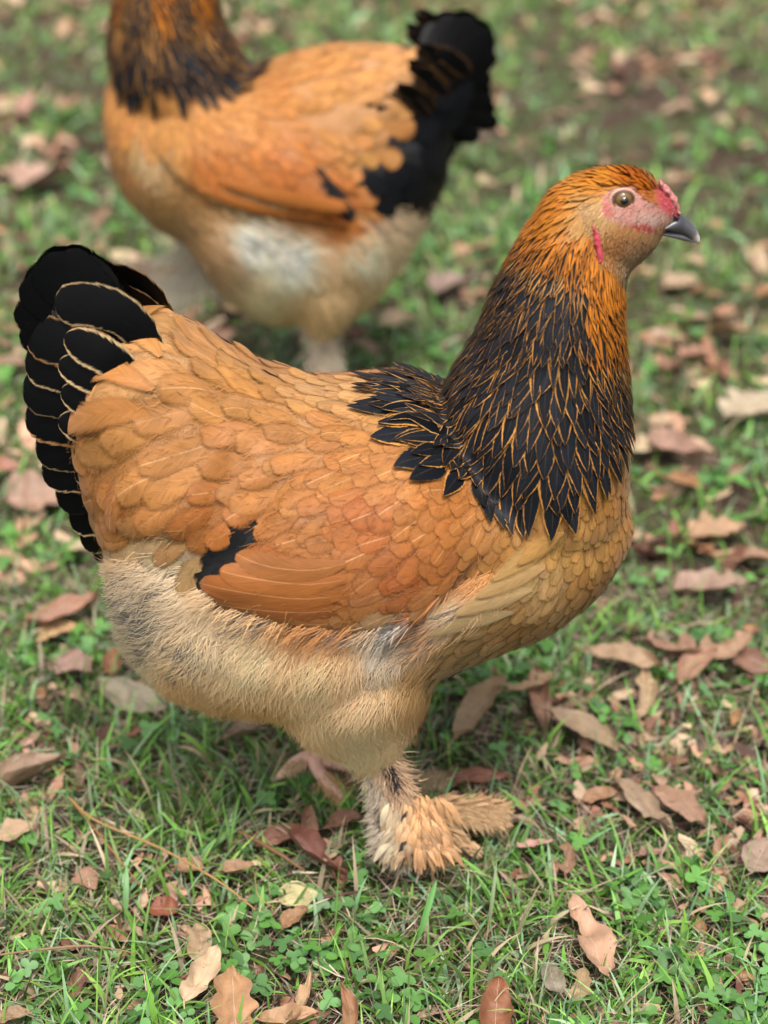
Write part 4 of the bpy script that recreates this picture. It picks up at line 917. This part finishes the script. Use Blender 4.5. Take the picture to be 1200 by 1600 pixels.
# x, y of the middle, length px, width px, angle of the tip in the picture (deg, 0 = right, 90 = up), kind, colour, curl, bend, label
LEAVES = [
 (777,1572,92,58,82,'oval',(168,98,66),.5,.3,'smooth russet oval leaf at the bottom edge, right of centre'),
 (918,1462,118,62,112,'torn',(206,160,124),.3,.4,'torn tan leaf with ragged lobes in front of the hen, lower right'),
 (902,1532,60,40,60,'torn',(200,150,120),.2,.2,'small pale broken leaf piece below the torn tan leaf'),
 (868,1522,54,36,100,'oval',(176,146,134),.2,.2,'small greyish leaf beside the broken leaf piece'),
 (308,1466,62,42,96,'oval',(186,140,124),.3,.2,'smooth dull pink oval leaf above the pale crumpled leaf'),
 (314,1516,92,52,62,'torn',(214,176,150),.6,.8,'pale crumpled leaf between the oval and the orange-tan leaf'),
 (366,1560,104,74,100,'lobed',(206,142,100),.3,.3,'orange-tan lobed leaf lying flat at the bottom edge'),
 (468,1560,96,40,70,'torn',(208,160,132),1.2,1.3,'folded tan leaf with upturned tip at the bottom edge'),
 (450,1584,96,34,12,'oval',(206,156,110),.5,.6,'narrow curled tan leaf along the bottom edge'),
 (535,1575,90,34,95,'lance',(170,108,76),.7,.4,'narrow reddish leaf standing among grass at bottom centre'),
 (466,1394,62,46,15,'oval',(212,180,140),.2,.2,'pale mottled leaf in front of the feathered foot'),
 (462,1424,46,30,30,'torn',(198,134,98),.3,.3,'small orange leaf scrap under the pale mottled leaf'),
 (492,1334,112,44,-28,'torn',(150,90,80),.9,1.0,'long dark red curled leaf left of the feathered foot'),
 (525,1370,56,40,-75,'torn',(146,88,78),1.2,.9,'dark red crumpled leaf end beside the feathered foot'),
 (487,1282,54,30,100,'oval',(186,124,104),.6,.4,'small reddish upright leaf behind the dark red curled leaf'),
 (540,1278,60,26,10,'lance',(160,106,86),.6,.4,'narrow brown leaf under the far foot'),
 (434,1300,92,30,12,'lance',(160,96,74),.5,.3,'low reddish leaf half buried in grass near the far foot'),
 (298,1348,44,26,-15,'oval',(190,130,100),.3,.3,'small brown leaf by the long straw, middle left'),
 (368,1350,58,24,5,'lance',(184,136,104),.3,.3,'small light brown leaf right of the long straw'),
 (256,1408,50,30,-10,'oval',(160,84,56),.3,.3,'small rust-coloured leaf low on the left'),
 (122,1530,46,26,70,'oval',(150,96,76),.4,.4,'small dark brown leaf near the bottom left corner'),
 (20,1300,66,44,10,'oval',(200,152,132),.2,.2,'rounded pinkish leaf at the left edge of the picture'),
 (50,1212,120,44,22,'lance',(196,150,124),.9,.8,'long curled tan leaf at the left edge above the rounded one'),
 (135,1372,46,30,-30,'torn',(180,130,110),.3,.3,'small brown scrap of leaf among clover on the left'),
 (20,1584,60,30,20,'torn',(190,140,110),.4,.4,'brown leaf scrap in the bottom left corner'),
 (218,1080,142,40,-12,'lance',(222,190,164),.2,.2,'long pale smooth leaf below the belly fluff, left'),
 (112,1046,82,36,-18,'oval',(206,152,136),.3,.3,'pink leaf left of the long pale leaf'),
 (98,958,112,38,18,'lance',(176,116,92),.4,.4,'brown leaf behind the tail fluff on the left'),
 (92,992,70,30,8,'lance',(208,156,120),.3,.3,'light tan leaf below the brown one on the left'),
 (62,770,104,50,8,'lobed',(206,150,136),.3,.3,'pinkish lobed leaf left of the lower tail'),
 (132,852,60,26,10,'oval',(224,196,150),.3,.3,'pale cream leaf just behind the tail end'),
 (178,1033,40,32,100,'oval',(176,104,72),.5,.4,'small chestnut-brown leaf tight against the fluff'),
 (396,1130,92,32,25,'lance',(196,158,136),.6,.5,'tan leaf in the shade under the belly'),
 (752,1110,122,36,44,'lance',(198,148,118),.4,.3,'long tan leaf slanting up right in front of the breast'),
 (845,1098,112,38,-88,'lance',(206,152,124),.5,.3,'pointed tan leaf lying tip towards the camera below the breast'),
 (912,1142,112,40,-28,'lance',(198,148,120),.4,.4,'tan leaf slanting down right of the pointed one'),
 (830,1062,80,28,10,'torn',(196,144,110),.4,.4,'brown leaf scrap tucked behind the pointed leaf'),
 (738,1216,122,24,2,'lance',(156,92,70),.4,.2,'long narrow red-brown leaf behind the feathered foot'),
 (1010,1258,122,42,-58,'lobed',(198,150,130),.4,.5,'pinkish-brown leaf left of its twin on the right side'),
 (1062,1256,92,46,-50,'oval',(196,146,122),.4,.5,'tan oval leaf right of its pinkish neighbour'),
 (940,1236,60,24,10,'lance',(180,120,98),.3,.3,'narrow brown leaf behind the pair of leaves'),
 (838,1308,66,26,8,'torn',(206,150,136),.2,.2,'flat pink leaf scrap right of the feathered foot'),
 (884,1334,50,30,80,'torn',(164,110,88),.3,.3,'dull brown upright scrap right of the pink one'),
 (1024,1322,50,24,10,'torn',(190,136,112),.3,.3,'small tan scrap under the pair of leaves'),
 (1190,1332,70,46,50,'oval',(206,160,140),.3,.4,'pinkish rounded leaf at the right edge'),
 (978,1030,112,30,-18,'lance',(204,152,124),.4,.3,'long tan leaf pointing down right beyond the breast'),
 (1002,1084,82,36,70,'torn',(206,158,124),.3,.3,'light leaf lying across the grass right of the breast'),
 (1062,1018,112,40,-6,'torn',(170,122,104),.5,.5,'grey-brown leaf in the litter patch on the right'),
 (1132,1008,92,36,18,'torn',(196,144,116),.4,.4,'tan leaf in the middle of the litter patch on the right'),
 (1182,1030,82,32,-20,'lance',(162,108,90),.4,.4,'brown leaf at the edge of the right litter patch'),
 (1090,1046,80,30,30,'lance',(182,128,104),.4,.4,'narrow brown leaf at the front of the right litter patch'),
 (1110,918,112,50,-6,'torn',(176,132,120),.4,.4,'large grey-pink leaf beyond the right litter patch'),
 (1122,832,92,44,8,'lobed',(196,142,116),.4,.3,'tan lobed leaf halfway up the right side'),
 (1180,872,72,26,-8,'lance',(208,150,116),.4,.3,'orange-tan leaf at the right edge behind the lobed one'),
 (1074,692,92,44,-62,'oval',(204,150,130),.4,.3,'out-of-focus pink leaf right of the hen\'s neck'),
 (1018,696,72,26,12,'lance',(206,182,150),.3,.3,'out-of-focus pale leaf just right of the hackle'),
 (1176,632,92,44,20,'lobed',(206,160,144),.3,.3,'out-of-focus pale pink leaf at the right edge'),
 (1140,514,92,30,-18,'lance',(208,152,124),.3,.3,'out-of-focus orange leaf behind the head, lower right'),
 (1066,438,72,26,4,'oval',(212,178,150),.3,.3,'out-of-focus pale leaf just below the beak'),
 (1088,548,66,30,8,'oval',(196,142,118),.3,.3,'out-of-focus tan leaf below the pale one'),
 (704,440,66,32,20,'lobed',(202,158,144),.3,.3,'out-of-focus pink leaf between far hen and near hen\'s neck'),
 (566,478,52,30,80,'oval',(212,158,148),.5,.4,'out-of-focus pink leaf under the far hen\'s tail'),
 (620,500,80,24,4,'lance',(196,158,140),.3,.3,'out-of-focus narrow leaf behind the near hen\'s back'),
 (44,162,42,46,95,'oval',(212,160,146),.4,.3,'out-of-focus pink upright leaf at the upper left'),
 (72,288,92,44,20,'lobed',(208,164,150),.4,.3,'out-of-focus large pink leaf at the left, beside the far hen'),
 (20,566,62,26,4,'lance',(206,160,138),.3,.3,'out-of-focus tan leaf left of the near hen\'s tail'),
 (8,728,40,22,10,'oval',(180,118,96),.3,.3,'brown leaf cut by the left edge beside the tail'),
]
def ground_leaf(px, py, Lp, Wp, ang, kind, col, curl, bend, label, rs, group=None):
    z = .014 + .004 * (rs % 3); p = at_ground(px, py, z); Z = (p[1] + CAMD) * CP + (CAMH - z) * SP
    kk = Z / FPX; sfo = 1 / max(math.sin(math.atan2(CAMH, p[1] + CAMD)), .28)
    a = R(ang); dx, dy = math.cos(a), math.sin(a) * sfo; Lw = Lp * kk * math.hypot(dx, dy); yaw = math.atan2(dy, dx) - math.pi / 2
    px_, py_ = -math.sin(a), math.cos(a) * sfo; Ww = Wp * kk * math.hypot(px_, py_) * .95
    Lw = min(Lw, .13); me = leaf_mesh(kind, Lw, Ww, col, curl, bend, rs)
    put_leaf(me, p[0], p[1], z + gz(p[0], p[1]), yaw, rng.normal(0, .10) + .06, rng.normal(0, .12), label, group, rad=max(Lw, Ww) * .45)
for i, l in enumerate(LEAVES):
    l = list(l)
    if l[1] < 600: l[2] *= .8; l[3] *= .8; l[6] = tuple(np.array(l[6]) * (.92, .9, .88))
    jr = np.random.default_rng(i); l[6] = tuple(np.array(l[6]) * jr.uniform(.86, 1.06) * jr.uniform(.95, 1.04, 3))
    ground_leaf(*l, rs=i + 11)
# scattered litter: variants shared by many
cols = [TAN, PNK, ORG, RED, PAL, BRN, (178,138,118), (196,150,128)]
CN = ['tan', 'pink', 'orange-tan', 'dark red', 'pale', 'brown', 'dull tan', 'light brown']
KN = dict(lance='narrow', oval='oval', lobed='lobed', torn='torn')
vkind = [random.choice(['lance', 'oval', 'lobed', 'torn', 'torn']) for _ in range(20)]
varm = [leaf_mesh(vkind[i], rng.uniform(.035, .068), rng.uniform(.017, .030), cols[i % 8], rng.uniform(.2, 1.0), rng.uniform(.1, 1.0), 200 + i) for i in range(20)]
cnt = 0; tries = 0
while cnt < 205 and tries < 6000:
    tries += 1
    yy = .35 + 3.4 * rng.random() ** .8; hw = .30 * (yy + CAMD + .3); xx = rng.uniform(-hw, hw)
    pr = project(np.array([[xx, yy, 0]]))[0]
    dens = vnoise(xx * 3.2, yy * 2.2, 21) + (.25 if pr[0] > 900 else 0) - (.2 if pr[1] > 560 and pr[0] < 500 else 0)
    if dens < .50 or any((xx - a) ** 2 + (yy - b) ** 2 < (.6 * c + .016) ** 2 for a, b, c in leaf_spots): continue
    if abs(xx + .13) < .2 and abs(yy - Y2) < .1: continue
    iv = rng.integers(20); zx = 'left of far hen' if pr[0] < 160 else ('near far hen' if pr[0] < 560 else ('right of far hen' if pr[0] < 860 else ('behind near head' if pr[0] < 1030 else 'at right')))
    zy = 'top edge' if pr[1] < 120 else ('in the far grass' if pr[1] < 400 else ('middle distance' if pr[1] < 700 else 'just past near hen'))
    put_leaf(varm[iv], xx, yy, .008 + rng.random() * .012 + gz(xx, yy), rng.uniform(0, 6.28), rng.normal(0, .25), rng.normal(0, .25),
             'blurred %s %s leaf %s, %s' % (CN[iv % 8], KN[vkind[iv]], zx, zy), 'dead leaves scattered in the far grass', rng.uniform(.8, 1.25), .016); cnt += 1
cnt = 0; tries = 0
smallm = [leaf_mesh(random.choice(['lance', 'torn']), rng.uniform(.016, .028), rng.uniform(.008, .014), cols[i % 8], .6, .6, 300 + i) for i in range(10)]
while cnt < 60 and tries < 3000:
    tries += 1; xx = rng.uniform(-.42, .42); yy = rng.uniform(-.26, .34)
    if any((xx - a) ** 2 + (yy - b) ** 2 < (.7 * c + .01) ** 2 for a, b, c in leaf_spots): continue
    iv = rng.integers(10); pr = project(np.array([[xx, yy, 0]]))[0]
    zx = 'far left' if pr[0] < 250 else ('left of the near foot' if pr[0] < 540 else ('near the feathered foot' if pr[0] < 800 else 'on the right'))
    zy = 'beyond the foot' if pr[1] < 1180 else ('level with the foot' if pr[1] < 1390 else 'in the foreground grass')
    put_leaf(smallm[iv], xx, yy, .006 + rng.random() * .008 + gz(xx, yy), rng.uniform(0, 6.28), rng.normal(0, .3), rng.normal(0, .3),
             'tiny %s leaf crumb in grass %s, %s' % (CN[iv % 8], zx, zy), 'leaf crumbs in the near grass', 1.0, .006); cnt += 1

# ------------------------------------------------------------------ grass
def blade_material(name, rough=.45, trans=True):
    m, n, b = newmat(name); L = n.links.new
    c = attr(n, 'c1').outputs['Color']; L(c, b.inputs['Base Color']); b.inputs['Roughness'].default_value = rough; b.inputs['Specular IOR Level'].default_value = .3
    if trans:
        tr = N(n, 'ShaderNodeBsdfTranslucent'); L(c, tr.inputs['Color']); mx = N(n, 'ShaderNodeMixShader', i_0=.14); out = n.nodes['Material Output']
        L(b.outputs[0], mx.inputs[1]); L(tr.outputs[0], mx.inputs[2]); L(mx.outputs[0], out.inputs['Surface'])
    return m
M_BLADE = blade_material('grass_blade'); M_STRAW = blade_material('dry_straw', .6, False)
LS = np.array(leaf_spots)
def leafmask(x, y):
    out = np.zeros(len(x))
    for a, b, r in LS: out = np.maximum(out, 1 - sstep(r * .55, r * 1.05, np.hypot(x - a, y - b)))
    return out
def blades(name, x, y, az, Ln, Wd, lean, bend, C, mat, label, seg=5, zoff=None):
    n = len(x); t = np.linspace(0, 1, seg + 1); th = lean[:, None] + bend[:, None] * t[None]
    ds = Ln[:, None] / seg; hx_ = np.cumsum(np.c_[np.zeros(n), np.sin(th[:, :-1]) * ds], 1); hz = np.cumsum(np.c_[np.zeros(n), np.cos(th[:, :-1]) * ds], 1)
    z0 = gz(x, y) - .002; z = np.maximum(hz + z0[:, None], z0[:, None] + .003)
    if zoff is not None: z += zoff[:, None]
    cx, cy = np.cos(az), np.sin(az); X = x[:, None] + hx_ * cx[:, None]; Yy = y[:, None] + hx_ * cy[:, None]
    wp = Wd[:, None] * .5 * np.clip(1.12 * (1 - t[None] ** 2.2), .04, 1) * (.65 + .35 * np.minimum(1, t[None] * 4))
    tw = az + math.pi / 2 + rng.normal(0, .5, n); sx, sy = np.cos(tw)[:, None] * wp, np.sin(tw)[:, None] * wp
    dz = rng.normal(0, .35, n)[:, None] * wp
    V = np.stack([np.stack([X - sx, Yy - sy, z - dz], -1), np.stack([X + sx, Yy + sy, z + dz], -1)], 2)
    idx = np.arange(n * (seg + 1) * 2).reshape(n, seg + 1, 2); F = np.stack([idx[:, :-1, 0], idx[:, :-1, 1], idx[:, 1:, 1], idx[:, 1:, 0]], -1).reshape(-1, 4)
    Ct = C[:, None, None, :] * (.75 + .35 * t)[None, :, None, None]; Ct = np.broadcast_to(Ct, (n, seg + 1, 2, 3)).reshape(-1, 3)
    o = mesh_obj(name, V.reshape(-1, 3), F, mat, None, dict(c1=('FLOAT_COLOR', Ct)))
    o['kind'] = 'stuff'; o['label'] = label; o['category'] = name.replace('_', ' '); return o
def greens(n, x, y):
    pal = np.array([(.095,.23,.03),(.12,.30,.045),(.16,.34,.08),(.055,.14,.03),(.20,.37,.07),(.14,.28,.13),(.23,.35,.19)]); c = pal[rng.integers(0, len(pal), n)]
    c = c * rng.uniform(.55, 1.35, (n, 1)); y_ = vnoise(x * 5, y * 5, 31)[:, None]; c = c * (.8 + .5 * y_); c[:, 0] += .02 * vnoise(x * 4, y * 4, 33); return c
def scatter_tufts(ntuft, xr, yr, per, spread, dens=None):
    tx = rng.uniform(*xr, ntuft); ty = rng.uniform(*yr, ntuft)
    if dens is not None: m = rng.random(ntuft) < dens(tx, ty); tx, ty = tx[m], ty[m]
    k = rng.integers(per[0], per[1], len(tx)); X = np.repeat(tx, k) + rng.normal(0, spread, k.sum()); Yv = np.repeat(ty, k) + rng.normal(0, spread, k.sum())
    A = np.repeat(rng.uniform(0, 6.28, len(tx)), k) + rng.normal(0, 1.3, k.sum()); return X, Yv, A
def gd(x, y): return (1 - .16 * sstep(.5, 2.0, y)) * np.clip(.25 + 1.25 * vnoise(x * 2.3, y * 1.7, 47), 0, 1) * np.clip(.32 + 1.0 * (vnoise(x * 7, y * 7, 41) * .6 + vnoise(x * 18, y * 18, 42) * .4), 0, 1) * (1 - .55 * np.exp(-(((x + .03) / .07) ** 2 + ((y + .17) / .05) ** 2)))
xs, ys, az = [], [], []
for nt_, xr, yr, per in ((4300, (-.62, .62), (-.42, .35), (4, 10)), (6500, (-1.1, 1.1), (.35, 1.6), (4, 9)), (8200, (-2.2, 2.2), (1.6, 4.6), (4, 8)), (2500, (-1.6, 1.6), (-.9, .6), (3, 7)), (5000, (-4.5, 4.5), (4.6, 9), (3, 7))):
    a, b, c = scatter_tufts(nt_, xr, yr, per, .010, gd); xs.append(a); ys.append(b); az.append(c)
x = np.concatenate(xs); y = np.concatenate(ys); az = np.concatenate(az); n = len(x)
lm_ = leafmask(x, y); Ln = rng.gamma(5, .0063, n) + .008; Ln = np.clip(Ln, .012, .07) * (1 - .62 * lm_)
Ln *= np.where(y > 1.6, 1.1, 1); Wd = rng.choice([.0016, .0026, .0036, .0048], n, p=[.35, .3, .22, .13]) * rng.uniform(.8, 1.2, n) * np.where(y > 1.6, 1.5, 1)
keep = ~((lm_ > .5) & (rng.random(n) < .72))
foot = (np.hypot(x - .03, y + .075) < .045); keep &= ~(foot & (rng.random(n) < .6))
C = greens(n, x, y); dry = rng.random(n) < .15; C[dry] = np.array((.42, .33, .21)) * rng.uniform(.5, 1.2, (dry.sum(), 1))
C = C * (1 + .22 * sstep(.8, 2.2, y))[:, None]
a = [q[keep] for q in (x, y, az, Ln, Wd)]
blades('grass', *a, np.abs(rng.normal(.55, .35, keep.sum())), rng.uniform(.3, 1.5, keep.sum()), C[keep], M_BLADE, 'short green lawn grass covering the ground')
# dead thatch, low and flat
n = 30000; x = np.r_[rng.uniform(-.6, .6, n // 2), rng.uniform(-1.4, 1.4, n // 2)]; y = np.r_[rng.uniform(-.42, .4, n // 2), rng.uniform(.3, 3.2, n // 2)]
C = 1.15 * np.array([(.36, .27, .19), (.22, .14, .10), (.30, .20, .14), (.13, .08, .06), (.45, .37, .28)])[rng.integers(0, 5, n)] * rng.uniform(.6, 1.1, (n, 1))
blades('dry_thatch', x, y, rng.uniform(0, 6.28, n), rng.uniform(.012, .045, n), rng.uniform(.0006, .0016, n), rng.uniform(1.2, 1.55, n), rng.normal(0, .25, n), C, M_STRAW, 'dead brown grass stems lying between the green blades', seg=3, zoff=rng.uniform(0, .014, n))
# crumbled leaf litter, too fine to count
def litter(n, xr, yr, sz, seed):
    x = rng.uniform(*xr, n); y = rng.uniform(*yr, n); d = vnoise(x * 3.1, y * 2.4, seed) * .65 + vnoise(x * 11, y * 11, seed + 1) * .35
    m = rng.random(n) < sstep(.38, .72, d) * .9 + .06; return x[m], y[m], rng.uniform(*sz, m.sum())
lx, ly, ls_ = [np.concatenate(q) for q in zip(litter(4200, (-.6, .6), (-.4, .45), (.004, .013), 71), litter(9500, (-1.6, 1.6), (.4, 4.6), (.009, .030), 73))]
n = len(lx); t1 = np.array([-1, -.3, .4, 1.0]); GV_ = np.zeros((n, 4, 3, 3)); yaw = rng.uniform(0, 6.28, n); tl = rng.normal(0, .35, (n, 2)); cu = rng.uniform(-.5, .9, n)
for a in range(4):
    wv = np.sqrt(np.maximum(1.1 - t1[a] ** 2, .12)) * .5
    for b in range(3):
        uu = (b - 1) * wv * rng.uniform(.6, 1.3, n) * ls_; vv = (t1[a] + rng.normal(0, .12, n)) * ls_
        GV_[:, a, b, 0] = lx + uu * np.cos(yaw) - vv * np.sin(yaw); GV_[:, a, b, 1] = ly + uu * np.sin(yaw) + vv * np.cos(yaw)
        GV_[:, a, b, 2] = gz(lx, ly) + .007 + rng.random(n) * .004 + uu * tl[:, 0] + vv * tl[:, 1] + cu * (vv ** 2) / (ls_ * 1.4) * .5 + abs(b - 1) * cu * ls_ * .12
I_ = np.arange(n * 12).reshape(n, 4, 3); LF = np.stack([I_[:, :-1, :-1], I_[:, :-1, 1:], I_[:, 1:, 1:], I_[:, 1:, :-1]], -1).reshape(-1, 4)
LC = np.repeat(np.array([lin(c) for c in ((206,156,132),(170,118,98),(132,88,74),(96,66,58),(214,178,152),(188,140,118))])[rng.integers(0, 6, n)] * np.array((.76, .80, .74)) * rng.uniform(.7, 1.15, (n, 1)), 12, 0)
lt = mesh_obj('leaf_litter', GV_.reshape(-1, 3), LF, M_STRAW, None, dict(c1=('FLOAT_COLOR', LC))); lt['kind'] = 'stuff'; lt['label'] = 'crumbled brown leaf litter lying between the grass'; lt['category'] = 'leaf litter'
# clover: three-part leaves on short stems
def clover(n, xr, yr, name, label, sz, dens_seed):
    x = rng.uniform(*xr, n); y = rng.uniform(*yr, n); m = (rng.random(n) < sstep(.45, .72, vnoise(x * 9, y * 9, dens_seed)) * .9 + .08) & (leafmask(x, y) < .4); x, y = x[m], y[m]; n = len(x)
    acc_V = []; acc_F = []; CC = []; o = 0; T = np.linspace(0, 2 * math.pi, 9)[:-1]
    for i in range(n):
        s = rng.uniform(*sz); z = gz(x[i], y[i]) + rng.uniform(.008, .026); yaw = rng.uniform(0, 6.28); til = rng.normal(0, .3, 2); c = np.array([(.075,.19,.035),(.10,.24,.05),(.07,.16,.05),(.12,.26,.08)])[rng.integers(4)] * rng.uniform(.8, 1.2)
        nl = 3 if rng.random() < .6 else (4 if rng.random() < .3 else 2)
        for j in range(nl):
            a = yaw + j * 2 * math.pi / nl; r = s * .62; ux = np.array([math.cos(a), math.sin(a)]); vx = np.array([-ux[1], ux[0]])
            ex = r * np.cos(T); ey = r * .85 * np.sin(T)
            P = ux[None] * (r + ex)[:, None] + vx[None] * ey[:, None]; zz = z + P[:, 0] * til[0] + P[:, 1] * til[1] + (ey / r) ** 2 * r * .25
            V = np.stack([x[i] + P[:, 0], y[i] + P[:, 1], zz], 1); cen = np.array([[x[i] + ux[0] * r, y[i] + ux[1] * r, z + ux[0] * r * til[0] + ux[1] * r * til[1]]])
            acc_V.append(np.concatenate([V, cen])); acc_F += [(o + q, o + (q + 1) % 8, o + 8) for q in range(8)]; CC.append(np.tile(c, (9, 1))); o += 9
    V = np.concatenate(acc_V); ob = mesh_obj(name, V, np.array(acc_F), M_BLADE, None, dict(c1=('FLOAT_COLOR', np.concatenate(CC)))); ob['kind'] = 'stuff'; ob['label'] = label; ob['category'] = 'clover'
clover(5600, (-.6, .6), (-.36, .45), 'clover', 'small round clover leaves mixed into the near grass', (.0045, .0095), 51)
clover(3800, (-1.3, 1.3), (.45, 2.4), 'ground_cover', 'broad-leaved green ground cover in the far grass', (.007, .013), 52)

# ------------------------------------------------------------------ single straws and twigs
def straw(pts, r, col, label, name='straw', cat='straw', z=.03):
    P = [at_ground(px_, py_, zz) for (px_, py_, zz) in pts]; b = P[0].copy(); V, F = tube(P, [r] * (len(P) - 1) + [r * .5], 7)
    m = plain(name + '_fibre', lin(col) * .65, .6, .2, 0, lin(col) * .35, .4, 120); o = mesh_obj(name, V, F, m, None, base=b); o.location = b; o['label'] = label; o['category'] = cat
straw([(108,1246,.03),(150,1282,.032),(250,1325,.03),(340,1376,.03),(400,1422,.02)], .0010, (206,160,104), 'long golden straw slanting down to the right through the left foreground')
straw([(110,1250,.025),(140,1285,.02),(180,1335,.02),(232,1400,.012)], .0007, (196,140,88), 'thin orange straw forking downward from the long golden one')
straw([(0,1492,.02),(60,1484,.024),(140,1478,.024),(215,1490,.018)], .0009, (180,146,110), 'horizontal brown straw at the lower left edge')
straw([(372,1298,.02),(430,1330,.025),(478,1362,.015)], .0018, (150,112,76), 'brown withered grass stem slanting towards the dark red leaf', 'withered_weed', 'weed')
straw([(398,1362,.01),(404,1400,.03),(432,1420,.02)], .0006, (206,180,112), 'thin yellow bent straw before the dark red leaf')
straw([(980,1296,.01),(1020,1285,.022),(1062,1268,.018)], .0009, (120,96,84), 'dark thin twig touching the pair of leaves on the right', 'twig', 'twig')
straw([(500,1404,.012),(530,1398,.016),(572,1392,.010)], .0016, (120,84,80), 'short dark twig lying before the feathered foot', 'twig', 'twig')
straw([(755,1590,.01),(790,1545,.03),(808,1560,.035)], .0006, (214,196,150), 'pale straw arching over the russet oval leaf')
straw([(768,1400,.0),(764,1440,.018),(760,1470,.02)], .0009, (176,160,110), 'upright pale stalk in the grass right of the foot')
def big_blade(pts, W, col, label):
    P = np.array([at_ground(a, b, z) for a, b, z in pts]); b0 = P[0].copy(); acc = Acc(); free_feather(acc, P, W, (1, .2, 0), 'other', np.array(col), np.array(col) * 1.15, (.7, 0, .4), cup=.25)
    V, F, at = acc.arrays(); o = mesh_obj('green_shoot', V, F, M_BLADE, None, at, base=b0); o.location = b0; o['label'] = label; o['category'] = 'shoot'
big_blade([(650,1478,.002),(662,1440,.022),(682,1375,.045)], .0055, (.10, .25, .06), 'broad upright green blade in front of the feathered foot')
big_blade([(762,1462,.002),(768,1415,.03),(776,1345,.055)], .0032, (.17, .22, .11), 'tall grey-green blade right of the broad green one')
big_blade([(196,1440,.002),(197,1390,.03),(198,1352,.04)], .005, (.16, .30, .12), 'broad pale blade standing in the left foreground')
